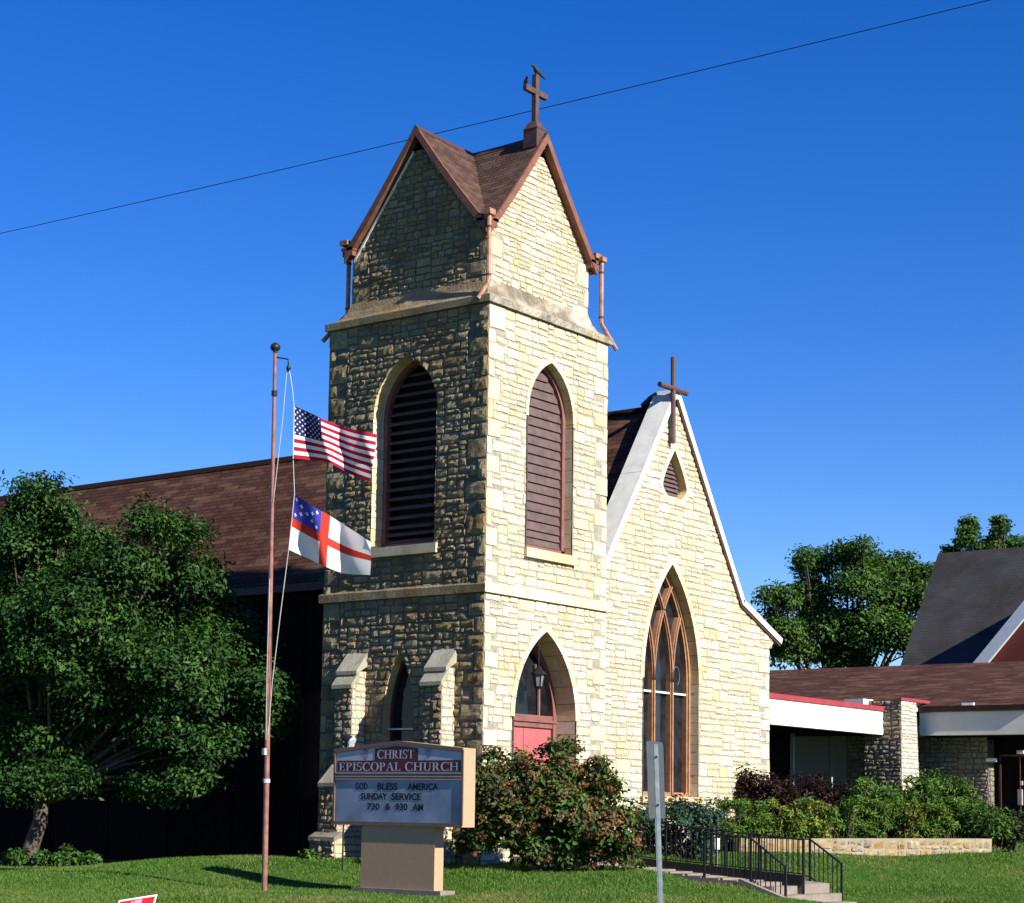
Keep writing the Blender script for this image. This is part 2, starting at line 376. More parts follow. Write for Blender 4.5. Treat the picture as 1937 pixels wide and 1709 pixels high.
def stone_quad(b, F, lb, rb, lt, rt_, z0, z1, rough, m=0, col=None, gap=0.0145):
    if rb-lb < 0.035 and rt_-lt < 0.035: return
    g = gap
    j = lambda: rnd.uniform(-0.012, 0.012)
    Q = [(lb+g+j(), z0+g+j()), (rb-g+j(), z0+g+j()), (rt_-g+j(), z1-g+j()), (lt+g+j(), z1-g+j())]
    if Q[2][0] < Q[3][0]: mx = (Q[2][0]+Q[3][0])/2; Q[2] = (mx+.004, Q[2][1]); Q[3] = (mx-.004, Q[3][1])
    if Q[1][0] < Q[0][0]: mx = (Q[1][0]+Q[0][0])/2; Q[1] = (mx+.004, Q[1][1]); Q[0] = (mx-.004, Q[0][1])
    c = col or scol()
    cu = sum(q[0] for q in Q)/4; cv = sum(q[1] for q in Q)/4
    w = max(rb-lb, rt_-lt); h = z1-z0
    if not rough:
        O = []; ch = min(0.022, 0.14*min(w, h))
        for k in range(4):
            p, q, r_ = Q[k-1], Q[k], Q[(k+1) % 4]
            l0 = math.hypot(p[0]-q[0], p[1]-q[1]) or 1; l1 = math.hypot(r_[0]-q[0], r_[1]-q[1]) or 1
            c0 = ch*rnd.uniform(.2, 1.5); c1 = ch*rnd.uniform(.2, 1.5); c0 = min(c0, l0*.3); c1 = min(c1, l1*.3)
            O.append((q[0]+(p[0]-q[0])/l0*c0, q[1]+(p[1]-q[1])/l0*c0)); O.append((q[0]+(r_[0]-q[0])/l1*c1, q[1]+(r_[1]-q[1])/l1*c1))
            wv = min(.011, .06*l1); O.append(((q[0]+r_[0])/2+rnd.uniform(-wv, wv)*(0 if k in (0, 2) else 1), (q[1]+r_[1])/2+rnd.uniform(-wv, wv)*(1 if k in (0, 2) else 0)))
        ins = min(0.012, 0.10*min(w, h)); hh = rnd.uniform(0.008, 0.022); tu, tv = rnd.uniform(-.02, .02), rnd.uniform(-.03, .03)
        def inn(q):
            du = cu-q[0]; dv = cv-q[1]; l = math.hypot(du, dv) or 1
            return (q[0]+du/l*ins, q[1]+dv/l*ins)
        e0 = [b.vert(F.P(u, v, -0.004), c) for u, v in O]
        e1 = [b.vert(F.P(*inn(q), hh+(q[0]-cu)*tu+(q[1]-cv)*tv), c) for q in O]; n_ = len(O)
        for k in range(n_): b.face((e0[k], e0[(k+1) % n_], e1[(k+1) % n_], e1[k]), m)
        b.face(e1, m)
        return
    e0 = [b.vert(F.P(u, v, -0.004), c) for u, v in Q]
    # rock-faced block: pitched margins and an irregular bulging face
    nu = max(2, min(5, int(w/0.11)+1)); nv = max(2, min(4, int(h/0.10)+1))
    hb = rnd.uniform(0.010, 0.026); bulge = rnd.uniform(0.005, 0.042)
    G = []
    for jv in range(nv+1):
        row = []
        for iu in range(nu+1):
            s_ = iu/nu; t_ = jv/nv
            s2 = 0.06+0.88*s_; t2 = 0.07+0.86*t_
            u = (Q[0][0]*(1-s2)+Q[1][0]*s2)*(1-t2)+(Q[3][0]*(1-s2)+Q[2][0]*s2)*t2
            v = (Q[0][1]*(1-s2)+Q[1][1]*s2)*(1-t2)+(Q[3][1]*(1-s2)+Q[2][1]*s2)*t2
            edge = iu in (0, nu) or jv in (0, nv)
            d = hb*rnd.uniform(0.1, 1.5) if edge else hb+bulge*rnd.uniform(0.0, 1.3)
            k = rnd.uniform(0.85, 1.1)
            row.append(b.vert(F.P(u+rnd.uniform(-.016, .016), v+rnd.uniform(-.014, .014), d), (c[0]*k, c[1]*k, c[2]*k)))
        G.append(row)
    for jv in range(nv):
        for iu in range(nu): b.face((G[jv][iu], G[jv][iu+1], G[jv+1][iu+1], G[jv+1][iu]), m)
    ring = [G[0][k] for k in range(nu+1)]; 
    b.face([e0[0], e0[1]]+ring[::-1], m)
    b.face([e0[1], e0[2]]+[G[k][nu] for k in range(nv, -1, -1)], m)
    b.face([e0[2], e0[3]]+[G[nv][k] for k in range(nu+1)], m)
    b.face([e0[3], e0[0]]+[G[k][0] for k in range(nv+1)], m)

def split_block(x0, x1, z0, z1, out, hmax, wmax):
    w, h = x1-x0, z1-z0
    if h > hmax*rnd.uniform(0.75, 1.35) or (h > 0.15 and w < 0.55*h):
        if h > 0.13:
            t = z0+h*rnd.uniform(0.36, 0.64); split_block(x0, x1, z0, t, out, hmax, wmax); split_block(x0, x1, t, z1, out, hmax, wmax); return
    if w > wmax*rnd.uniform(0.6, 1.3) and w > 0.2 or w > 3.0*h:
        t = x0+w*rnd.uniform(0.34, 0.66); split_block(x0, t, z0, z1, out, hmax, wmax); split_block(t, x1, z0, z1, out, hmax, wmax); return
    out.append((x0, x1, z0, z1))

def masonry(b, F, z0, z1, lo, hi, ops=(), rough=False, ql=False, qr=False, hmax=0.255, wmax=0.60, mm=1, odd=0.13):
    """mortar bed (material mm) and individual stones (material 0) on frame F"""
    n = max(1, int((z1-z0)/0.09)); prev = None
    for k in range(n):
        a = z0+(z1-z0)*k/n; c = z0+(z1-z0)*(k+1)/n
        A = intervals(a+1e-4, lo, hi, ops); C = intervals(c-1e-4, lo, hi, ops); Mid = intervals((a+c)/2, lo, hi, ops)
        if len(A) != len(C): A = C = Mid
        for (p, q), (r, s) in zip(A, C): b.poly([F.P(p, a), F.P(q, a), F.P(s, c), F.P(r, c)], mm, c=(1, 1, 1))
    quo = []       # (side, z0, z1, width)
    for side, on in ((0, ql), (1, qr)):
        if not on: continue
        z = z0; k = rnd.randint(0, 1)
        while z < z1-0.05:
            h = min(rnd.uniform(0.28, 0.46), z1-z); 
            if z1-(z+h) < 0.15: h = z1-z
            w = rnd.uniform(0.40, 0.58) if k % 2 else rnd.uniform(0.16, 0.26); k += 1
            quo.append((side, z, z+h, w)); z += h
    def qcut(a, c, side):
        ws = [w for (sd, p, q, w) in quo if sd == side and p < c-0.01 and q > a+0.01]
        return max(ws) if ws else 0.0
    for (sd, p, q, w) in quo:
        for (za, zb) in ((p, q),):
            la, ra = lo((za+zb)/2), hi((za+zb)/2)
            cc = scol(0.08)
            if sd == 0: stone_quad(b, F, la-0.008, la+w, la-0.008, la+w, za, zb, rough, 0, cc)
            else: stone_quad(b, F, ra-w, ra+0.008, ra-w, ra+0.008, za, zb, rough, 0, cc)
    z = z0
    while z < z1-0.02:
        H = rnd.uniform(0.42, 0.74)
        if z1-(z+H) < 0.25: H = z1-z
        x = lo(z+H/2)-rnd.uniform(0, 0.6); xe = max(hi(z), hi(z+H)); st = min(lo(z), lo(z+H)); x = min(x, st)
        while x < xe:
            wB = rnd.uniform(0.55, 1.3); out = []
            split_block(x, x+wB, z, z+H, out, hmax, wmax)
            for (p, q, a, c) in out:
                A = intervals(a+0.01, lo, hi, ops); C = intervals(c-0.01, lo, hi, ops)
                if len(A) != len(C): A = C = intervals((a+c)/2, lo, hi, ops)
                if len(A) == 0: continue
                for i, ((l0, r0), (l1, r1)) in enumerate(zip(A, C)):
                    if i == 0 and ql: w = qcut(a, c, 0); l0 = max(l0, lo(a)+w); l1 = max(l1, lo(c)+w)
                    if i == len(A)-1 and qr: w = qcut(a, c, 1); r0 = min(r0, hi(a)-w); r1 = min(r1, hi(c)-w)
                    lb, rb, lt, rt_ = max(p, l0), min(q, r0), max(p, l1), min(q, r1)
                    if rb-lb < 0.03 and rt_-lt < 0.03: continue
                    if rb < lb: rb = lb = (lb+rb)/2
                    if rt_ < lt: rt_ = lt = (lt+rt_)/2
                    stone_quad(b, F, lb, rb, lt, rt_, a, c, rough, 0, scol(odd))
            x += wB
        z += H

def surround(b, F, A, t, D, zt, nblk=7, proud=0.030, m=0, rough_jamb=True):
    """dressed arch blocks (front ring + reveal) and plain reveal jambs"""
    for side in (-1, 1):
        for k in range(nblk):
            ka, kc = (k+0.02)/nblk, (k+0.98)/nblk; c = scol(0.05); c = tuple(min(.74, x*1.1) for x in c); ns = 3
            if t <= .03: proud = 0.0
            for q in range(ns):
                s0 = lerp(ka, kc, q/ns); s1 = lerp(ka, kc, (q+1)/ns)
                i0 = A.arc(0, s0, 1, side); i1 = A.arc(0, s1, 1, side); o0 = A.arc(t, s0, 1, side); o1 = A.arc(t, s1, 1, side)
                if t > .03: b.poly([F.P(*i0, proud), F.P(*o0, proud), F.P(*o1, proud), F.P(*i1, proud)], m, c=c)
                if t > .03: b.poly([F.P(*o0, proud), F.P(*o0, -.01), F.P(*o1, -.01), F.P(*o1, proud)], m, c=c)
                c2 = (c[0]*0.98, c[1]*0.90, c[2]*0.72)
                b.poly([F.P(*i0, proud), F.P(*i1, proud), F.P(*i1, -D), F.P(*i0, -D)], m, c=c2)
        # jamb below springing
        z = A.z0; u = A.c+side*A.w
        while z < A.zs-0.02:
            h = min(rnd.uniform(0.16, 0.34), A.zs-z)
            if A.zs-z-h < 0.08: h = A.zs-z
            c = scol(0.2); e = 0.006
            dd = rnd.uniform(0, 0.014)
            b.poly([F.P(u-side*dd, z+e, 0.012), F.P(u-side*dd, z+h-e, 0.012), F.P(u-side*dd, z+h-e, -D), F.P(u-side*dd, z+e, -D)], m, c=c)
            if z >= zt and t > .03:
                b.poly([F.P(u-side*dd, z+e, proud), F.P(u+side*t, z+e, proud), F.P(u+side*t, z+h-e, proud), F.P(u-side*dd, z+h-e, proud)], m, c=c)
            z += h
    # mortar lining just behind the blocks
    O = A.outline(0.012); 
    for p, q in zip(O[:-1], O[1:]): b.poly([F.P(*p, 0.0), F.P(*q, 0.0), F.P(*q, -D-.01), F.P(*p, -D-.01)], 1)

def arch_bar(b, F, A, t_in, t_out, d0, d1, z0=None, m=0, n=16):
    """frame following the arch, between offsets t_in<t_out, from depth d0 (front) to d1"""
    I = A.outline(t_in, n, z0); O = A.outline(t_out, n, z0)
    for k in range(len(I)-1):
        b.poly([F.P(*I[k], d0), F.P(*O[k], d0), F.P(*O[k+1], d0), F.P(*I[k+1], d0)], m)
        b.poly([F.P(*I[k], d0), F.P(*I[k+1], d0), F.P(*I[k+1], d1), F.P(*I[k], d1)], m)
def fbox(b, F, u0, u1, z0, z1, d0, d1, m=0, c=None):
    b.hexa([F.P(u0, z0, d1), F.P(u1, z0, d1), F.P(u1, z0, d0), F.P(u0, z0, d0), F.P(u0, z1, d1), F.P(u1, z1, d1), F.P(u1, z1, d0), F.P(u0, z1, d0)], m, c)
def arch_fill(b, F, A, t, d, m=0, z0=None):
    O = A.outline(t, 14, z0); b.poly([F.P(u, v, d) for u, v in O], m)

# ------------------------------------------------------------------ the church
S = 4.4
church = thing('church', (2.2, 2.2, 0.0), 'cream limestone church with a square gabled bell tower and a steep brown shingle nave roof', 'church')
FL = Frame((0, S, 0), (0, -1, 0), (-1, 0, 0))      # tower, shaded side towards the street
FF = Frame((0, 0, 0), (1, 0, 0), (0, -1, 0))       # tower, sunlit front
FR = Frame((S, 0, 0), (0, 1, 0), (1, 0, 0))
FB = Frame((S, S, 0), (-1, 0, 0), (0, 1, 0))
ZL, ZS = 11.55, 5.52
winL = Arch(2.2, 0.88, 6.62, 9.45, 10.72); winF = Arch(2.22, 0.82, 6.60, 9.50, 10.70)
winF.cut = .05
lancet = Arch(2.18, 0.42, 1.6, 3.0, 4.42); entr = Arch(2.15, 1.10, 0.2, 3.05, 4.90)
entr.cut = .06
full = (lambda z: 0.0, lambda z: S)
b = MB()
masonry(b, FL, -0.5, ZS, *full, [lancet], True, True, True)
masonry(b, FL, ZS, ZL, *full, [winL], True, True, True)
masonry(b, FF, -0.5, ZS, *full, [entr], False, True, True)
masonry(b, FF, ZS, ZL, *full, [winF], False, True, True)
masonry(b, FR, 5.0, ZL, *full, [], False, True, True)
masonry(b, FB, -0.5, ZL, *full, [], False, True, True)
# shaded side: stone and mortar coloured darker, carrying its shade
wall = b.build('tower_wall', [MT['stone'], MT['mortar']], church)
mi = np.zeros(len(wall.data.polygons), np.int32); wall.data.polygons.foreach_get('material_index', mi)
wall.data.materials.append(MT['stone_rough_shade']); wall.data.materials.append(MT['mortar_shade'])
nm = np.zeros(len(mi)*3, np.float32); ce = np.zeros(len(mi)*3, np.float32)
wall.data.polygons.foreach_get('center', ce); ce = ce.reshape(-1, 3)
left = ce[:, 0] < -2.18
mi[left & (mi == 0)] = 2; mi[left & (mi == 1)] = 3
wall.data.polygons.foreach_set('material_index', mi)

# upper stage, set back, ending in four gables
I0, I1 = 0.33, S-0.33; CZ = 2.2; RZ = 15.46; EZ = 13.36; SL = (RZ-EZ)/(CZ-I0)
b = MB()
for F0, rough in ((Frame((I0, S, 0), (0, -1, 0), (-1, 0, 0)), True), (Frame((0, I0, 0), (1, 0, 0), (0, -1, 0)), False), (Frame((I1, 0, 0), (0, 1, 0), (1, 0, 0)), False), (Frame((S, I1, 0), (-1, 0, 0), (0, 1, 0)), False)):
    masonry(b, F0, 11.9, EZ, lambda z: I0, lambda z: I1, [], rough, True, True, 0.2, 0.42)
    lo = lambda z: CZ-(RZ-z)/SL; hi = lambda z: CZ+(RZ-z)/SL
    masonry(b, F0, EZ, RZ-0.12, lo, hi, [], rough, False, False, 0.2, 0.42)
up = b.build('tower_gable_wall', [MT['stone'], MT['mortar']], church)
mi = np.zeros(len(up.data.polygons), np.int32); up.data.polygons.foreach_get('material_index', mi)
up.data.materials.append(MT['stone_rough_shade']); up.data.materials.append(MT['mortar_shade'])
ce = np.zeros(len(mi)*3, np.float32); up.data.polygons.foreach_get('center', ce); ce = ce.reshape(-1, 3)
left = ce[:, 0] < I0-2.2+0.02  # left gable also takes the shade-tinted stone and mortar
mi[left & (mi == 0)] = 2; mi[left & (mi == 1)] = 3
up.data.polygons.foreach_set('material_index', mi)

# string course and weathered ledge with its concave flare
def ring_course(b, prof, o0=0.0, seg=9):
    """profile (offset outwards, z) swept round the square tower, cut in blocks"""
    for F0 in (FL, FF, FR, FB):
        m = 1 if F0 is FL else 0  # shaded side's blocks use the stone with shade in its colour
        for k in range(len(prof)-1):
            (a, za), (c, zc) = prof[k], prof[k+1]
            cuts = [0]+sorted(rnd.uniform(0.05, 0.95) for _ in range(seg))+[1]
            for s0, s1 in zip(cuts[:-1], cuts[1:]):
                col = scol(0.2)
                ua0, ua1 = lerp(-a, S+a, s0), lerp(-a, S+a, s1); uc0, uc1 = lerp(-c, S+c, s0), lerp(-c, S+c, s1)
                b.poly([F0.P(ua0, za, a), F0.P(ua1, za, a), F0.P(uc1, zc, c), F0.P(uc0, zc, c)], m, c=col)
b = MB(); ring_course(b, [(-0.02, ZS), (0.075, ZS+0.005), (0.078, ZS+0.17), (0.0, ZS+0.23)], seg=14)
b.build('string_course', [MT['dressed'], MT['stone_rough_shade']], church)
b = MB(); ring_course(b, [(-0.02, ZL), (0.085, ZL), (0.09, ZL+0.15), (-0.05, ZL+0.20), (-0.17, ZL+0.30), (-0.26, ZL+0.45), (-0.31, ZL+0.62), (-0.345, ZL+0.75)], seg=7)
b.build('ledge', [MT['ledge'], MT['stone_rough_shade']], church)

# tower roof: four shingled gables meeting in valleys
OX = 0.17; HS = 1.96; RT_Z = 15.84; SLR = 1.27
def xform(k):     # four quarter turns about the tower axis
    c, s_ = [(1, 0), (0, 1), (-1, 0), (0, -1)][k]
    return lambda x, y, z: (2.2+(x-2.2)*c-(y-2.2)*s_, 2.2+(x-2.2)*s_+(y-2.2)*c, z)
b = MB()
NSG = 6
def ridge_z(t): return RT_Z-0.05*(1-(1-t)**2)
for k in range(4):
    T = xform(k)
    for sg in (-1, 1):
        for q in range(NSG):
            t0, t1 = q/NSG, (q+1)/NSG
            xr0, xr1 = lerp(OX, 2.2, t0), lerp(OX, 2.2, t1)       # along ridge
            ed = 2.2-HS
            xe0, xe1 = lerp(OX, ed, t0), lerp(OX, ed, t1)
            ze = RT_Z-SLR*HS
            rows = 5
            for r_ in range(rows):
                f0, f1 = r_/rows, (r_+1)/rows
                def pt(xr, xe, zr, f): return T(lerp(xr, xe, f), 2.2+sg*HS*f, lerp(zr, ze, f)-0.10*math.sin(math.pi*f)*0.6)
                P = [pt(xr0, xe0, ridge_z(t0), f0), pt(xr1, xe1, ridge_z(t1), f0), pt(xr1, xe1, ridge_z(t1), f1), pt(xr0, xe0, ridge_z(t0), f1)]
                Ls = 3.3
                uv = [(lerp(xr0, xe0, f0), -f0*Ls), (lerp(xr1, xe1, f0), -f0*Ls), (lerp(xr1, xe1, f1), -f1*Ls), (lerp(xr0, xe0, f1), -f1*Ls)]
                if sg < 0: P = P[::-1]; uv = uv[::-1]
                b.poly(P, 0, uv)
roof = b.build('tower_roof', MT['shingle_tower'], church)
for k in range(4):
    T = xform(k)
    for sg in (-1, 1):
        b = MB(); s2 = MB(); fz = MB(); n_ = 5
        def rp(f): return (2.2+sg*HS*f, lerp(RT_Z, RT_Z-SLR*HS, f)-0.06*math.sin(math.pi*f))
        for q in range(n_):
            f0, f1 = q/n_, (q+1)/n_
            (y0, z0), (y1, z1) = rp(f0), rp(f1); g = -0.012
            b.hexa([T(OX-.03, y0, z0-.21+g), T(OX+.03, y0, z0-.21+g), T(OX+.03, y1, z1-.21+g), T(OX-.03, y1, z1-.21+g),
                    T(OX-.03, y0, z0+.02+g), T(OX+.03, y0, z0+.02+g), T(OX+.03, y1, z1+.02+g), T(OX-.03, y1, z1+.02+g)])
            s2.poly([T(OX+.03, y0, z0-.20), T(OX+.03, y1, z1-.20), T(I0+.02, y1, z1-.20), T(I0+.02, y0, z0-.20)])
        ya, za = 2.2+sg*0.16, RT_Z-.30-0.16*SLR; yb, zb = 2.2+sg*1.80, RT_Z-.36-1.80*SLR
        fz.hexa([T(I0-.05, ya, za-.075), T(I0-.01, ya, za-.075), T(I0-.01, yb, zb-.075), T(I0-.05, yb, zb-.075), T(I0-.05, ya, za), T(I0-.01, ya, za), T(I0-.01, yb, zb), T(I0-.05, yb, zb)])
        b.build('rake_board', MT['trim'], roof); s2.build('soffit', MT['trim'], roof); (fz.build('frieze_board', MT['frieze'], roof) if k in (0, 2) and sg > 0 else None)
# ridge caps
b = MB()
for k in range(4):
    T = xform(k)
    for q in range(NSG):
        t0, t1 = q/NSG, (q+1)/NSG
        for sg in (-1, 1):
            P = [T(lerp(OX-.03, 2.2, t0), 2.2, ridge_z(t0)+.02), T(lerp(OX-.03, 2.2, t1), 2.2, ridge_z(t1)+.02), T(lerp(OX-.03, 2.2, t1), 2.2+sg*.1, ridge_z(t1)-.115), T(lerp(OX-.03, 2.2, t0), 2.2+sg*.1, ridge_z(t0)-.115)]
            b.poly(P if sg > 0 else P[::-1], 0)
b.build('ridge_cap', MT['trim_dark'], roof)
# eave returns, gutters and downpipes at the corners
corners = {'front': (I0, I0, -1, -1), 'left': (I0, I1, -1, 1), 'right': (I1, I0, 1, -1), 'back': (I1, I1, 1, 1)}
for key, (cx, cy, sx, sy) in corners.items():
    b = MB(); zt = 13.45
    b.box((cx-sx*.12, cy-sy*.12, zt-.19), (cx+sx*.17, cy+sy*.17, zt))
    b.box((cx-sx*.14, cy-sy*.14, zt-.07), (cx+sx*.19, cy+sy*.19, zt-.002))
    b.build('eave_return', MT['trim'], church)
    g = MB(); e = .22
    g.box((cx+sx*.0, cy+sy*.0, zt+.06), (cx+sx*e, cy+sy*e, zt+.165))
    g.build('gutter', MT['copper'], church)
    if key == 'back': continue
    p = MB(); ax, ay = cx+sx*.22, cy+sy*.22
    if key == 'left': q_ = ony(4.34, 659, 540); ax, ay = q_.x, q_.y
    kick = {'front': (-.12, .20, 11.62), 'left': (*ony(4.66, 611, 646).xy, ony(4.66, 611, 646).z), 'right': (S+.32, -.02, 11.5)}[key]
    zk = 12.05
    p.tube([(ax, ay, zt+.10), (ax, ay, zk), (lerp(ax, kick[0], .12), lerp(ay, kick[1], .12), zk-.08), kick], 0.05, 8)
    p.box((ax-.085, ay-.085, zt+.0), (ax+.085, ay+.085, zt+.10))
    dp = p.build('downpipe', MT['copper'], church)
    for zz_ in (zt-.25, zk+.12): p = MB(); p.tube([(ax, ay, zz_-.02), (ax, ay, zz_+.02)], .062, 8); p.build('bracket', MT['trim_dark'], dp)

# belfry windows
def louvre_window(name, F, A, D, slat_mat):
    w = thing_part(name, F, A)
    return w
def window_part(name, F, A, D, t, zt, nblk=7):
    b = MB(); surround(b, F, A, t, D, zt, nblk)
    return b.build(name, [MT['dressed'], MT['mortar']], church)
for F, A, D in ((FL, winL, 0.44), (FF, winF, 0.28)):
    w = window_part('belfry_window', F, A, D, 0.105 if F is FF else 0.02, A.zs-.1, 6)
    b = MB(); arch_bar(b, F, A, -0.10, 0.0, -D+.10, -D-.05); fbox(b, F, A.c-A.w, A.c+A.w, A.z0, A.z0+.12, -D+.10, -D-.05); b.build('frame', MT['winframe'], w)
    b = MB(); z = A.z0+.14; k = 0
    while z < A.za-.25:
        h = A.half(z+.2)
        if h is None or h < .2: break
        h -= .07; dz = .205 if k > 1 else .16
        if F is FL:      # open slats, mostly the dark chamber shows between them
            b.hexa([F.P(A.c-h, z, -D+.06), F.P(A.c+h, z, -D+.06), F.P(A.c+h, z-.008, -D+.048), F.P(A.c-h, z-.008, -D+.048), F.P(A.c-h, z+.085, -D-.035), F.P(A.c+h, z+.085, -D-.035), F.P(A.c+h, z+.077, -D-.047), F.P(A.c-h, z+.077, -D-.047)])
            z += dz; k += 1; continue
        b.hexa([F.P(A.c-h, z, -D+.055), F.P(A.c+h, z, -D+.055), F.P(A.c+h, z, -D+.035), F.P(A.c-h, z, -D+.035),
                F.P(A.c-h, z+dz+.005, -D+.012), F.P(A.c+h, z+dz+.005, -D+.012), F.P(A.c+h, z+dz+.005, -D-.008), F.P(A.c-h, z+dz+.005, -D-.008)])
        z += dz; k += 1
    b.build('louvers', MT['louver'], w)
    b = MB(); arch_fill(b, F, A, 0.0, -D-.30 if F is FL else -D-.06); b.build('backing', MT['black'], w)
    b = MB(); fbox(b, F, A.c-A.w-.10, A.c+A.w+.10, A.z0-.20, A.z0+.0, 0.10, -D, c=(0.56, 0.50, 0.37)); b.build('sill', MT['dressed'], w)

# lancet between the buttresses
w = window_part('lancet_window', FL, lancet, 0.32, 0.02, 3.0, 5)
b = MB(); arch_bar(b, FL, lancet, -0.06, 0.0, -.24, -.33); b.build('frame', MT['trim_dark'], w)
b = MB(); arch_fill(b, FL, lancet, 0, -.31); b.build('pane', MT['glass'], w)
b = MB(); fbox(b, FL, lancet.c-.42, lancet.c+.42, 2.77, 2.80, -.18, -.22); b.build('saddle_bar', MT['bar'], w)

# entrance
D = 0.60
ent = window_part('entrance', FF, entr, D, 0.14, 2.9, 6)
A = entr
b = MB(); arch_bar(b, FF, A, -0.11, 0.0, -D+.12, -D-.06); fbox(b, FF, A.c-A.w, A.c+A.w, 2.90, 3.16, -D+.10, -D-.06); fbox(b, FF, A.c-A.w, A.c+A.w, 3.01, 3.07, -D+.14, -D+.101)
b.build('door_frame', MT['winframe'], ent)
for s0, s1 in ((A.c-A.w+.11, A.c-.008), (A.c+.008, A.c+A.w-.11)):
    b = MB(); fbox(b, FF, s0, s1, 0.25, 2.90, -D+.05, -D-.02); lf = b.build('door_leaf', MT['door'], ent)
    h = MB(); e0 = s0 if s0 < A.c-.2 else s1; sg = 1 if e0 == s0 else -1
    for z in (0.75, 2.45):
        h = MB(); h.hexa([FF.P(min(e0, e0+sg*.55), z-.02, -D+.055), FF.P(max(e0, e0+sg*.55), z-.02, -D+.055), FF.P(max(e0, e0+sg*.55), z-.02, -D+.07), FF.P(min(e0, e0+sg*.55), z-.02, -D+.07),
                FF.P(min(e0, e0+sg*.55), z+.02, -D+.055), FF.P(max(e0, e0+sg*.55), z+.02, -D+.055), FF.P(max(e0, e0+sg*.55), z+.02, -D+.07), FF.P(min(e0, e0+sg*.55), z+.02, -D+.07)]); h.build('strap_hinge', MT['hinge'], lf)
b = MB(); arch_fill(b, FF, A, -.1, -D-.0, z0=3.16); b.build('fanlight', MT['glass'], ent)
b = MB()
for s0 in (A.c-.55, A.c+.55):
    b = MB(); b.tube([FF.P(s0, 3.16, -D+.04), FF.P(s0*.995+.01, 3.7, -D+.04), FF.P(lerp(s0, A.c, .28), 4.25, -D+.04)], 0.035, 6); b.build('mullion', MT['winframe'], ent)
b = MB()
for k in range(10):
    u0 = A.c-.45+.09*k; u1 = u0+.09
    b.poly([FF.P(u0, 3.2, -D-.03-.02*(k % 2)), FF.P(u1, 3.2, -D-.03-.02*((k+1) % 2)), FF.P(u1*.6+A.c*.4, 4.3, -D-.04), FF.P(u0*.6+A.c*.4, 4.3, -D-.04)])
b.build('drape', MT['curtain'], ent)
for k in range(2): b = MB(); b.box((1.0, -.6-.34*k, -.3), (3.3, -.03-.575*k, .2-.16*k)); b.build('entrance_step', MT['concrete'], church)

# buttresses on the shaded side
for yc in (3.375, .965):
    y0, y1 = yc-.24, yc+.24
    b = MB()
    def face(Fr, z0, z1, w0, w1, rough): masonry(b, Fr, z0, z1, lambda z: w0, lambda z: w1, [], rough, False, False, 0.22, 0.34)
    def stage(p, z0, z1, wy=0.0):
        face(Frame((-p, y1+wy, 0), (0, -1, 0), (-1, 0, 0)), z0, z1, 0, y1-y0+2*wy, True)
        face(Frame((-p, y0-wy, 0), (1, 0, 0), (0, -1, 0)), z0, z1, 0, p, False)
        face(Frame((0, y1+wy, 0), (-1, 0, 0), (0, 1, 0)), z0, z1, 0, p, True)
    stage(.98, -.5, .52, .10); stage(.80, .52, 1.66); stage(.43, 1.66, 3.72); stage(.28, 3.72, 4.0)
    bt = b.build('buttress', [MT['stone'], MT['mortar']], church)
    mi = np.zeros(len(bt.data.polygons), np.int32); bt.data.polygons.foreach_get('material_index', mi)
    bt.data.materials.append(MT['stone_rough_shade']); bt.data.materials.append(MT['mortar_shade'])
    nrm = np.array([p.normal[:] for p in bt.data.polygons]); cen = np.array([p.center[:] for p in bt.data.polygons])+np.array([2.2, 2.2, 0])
    lit = cen[:, 1] < y0+0.012; lit |= (cen[:, 1] < y0-.09) ; unlit = ~lit  # sunlit flank keeps pale stone, other faces get the shade-darkened copy
    mi[unlit & (mi == 0)] = 2; mi[unlit & (mi == 1)] = 3; bt.data.polygons.foreach_set('material_index', mi)
    def cap(pa, za, pb, zb, th=.13, o=.05, wy=0.0):  # sloped slab from (pa,za) at wall side to (pb,zb) outer
        col = (0.5, 0.47, 0.38)
        c = MB(); c.hexa([(-pb-o, y0-o-wy, zb-.06), (-pa, y0-o-wy, za-th), (-pa, y1+o+wy, za-th), (-pb-o, y1+o+wy, zb-.06),
                (-pb-o, y0-o-wy, zb+.02), (-pa, y0-o-wy, za), (-pa, y1+o+wy, za), (-pb-o, y1+o+wy, zb+.02)], 0, col if wy == 0 else (.34, .32, .27)); c.build('sloped_cap', MT['capstone'], bt)
    cap(0.0, 4.42, .31, 3.98, .3); cap(.25, 4.0, .46, 3.68, .2, .04); cap(.40, 2.06, .83, 1.62, .3, .03); cap(.76, .64, 1.0, .5, .12, .02, .10)

# nave: gable front
GY = 0.20; GX = 7.55; GA = 10.95; GS = 1.50
FG = Frame((0, GY, 0), (1, 0, 0), (0, -1, 0))
big = Arch(7.46, 1.20, 1.52, 4.20, 6.95); big.cut = .03
class Spade:     # small curved triangular opening in the gable peak
    c, z0, za = 7.56, 8.52, 9.68
    def half(s, z, t=0.0):
        if z < s.z0-t or z > s.za+t*1.6: return None
        if z < 8.80: q = (z-(s.z0-t))/(8.80-s.z0+t); return (0.53+t)*(.52+.48*math.sin(q*math.pi/2))
        q = (z-8.80)/(s.za+t*1.6-8.80); return max(0.005, (0.53+t)*(1-q**1.35))
    def outline(s, t, n=22):
        za = s.za+t*1.6-.001; z0 = s.z0-t+.001
        zs_ = [lerp(z0, za, (k/n)**.8) for k in range(n+1)]
        return [(s.c-s.half(z, t), z) for z in zs_]+[(s.c+s.half(z, t), z) for z in reversed(zs_)]
spade = Spade(); spade.cut = .06
def glo(z): return max(4.42, GX-(GA-z)/GS)
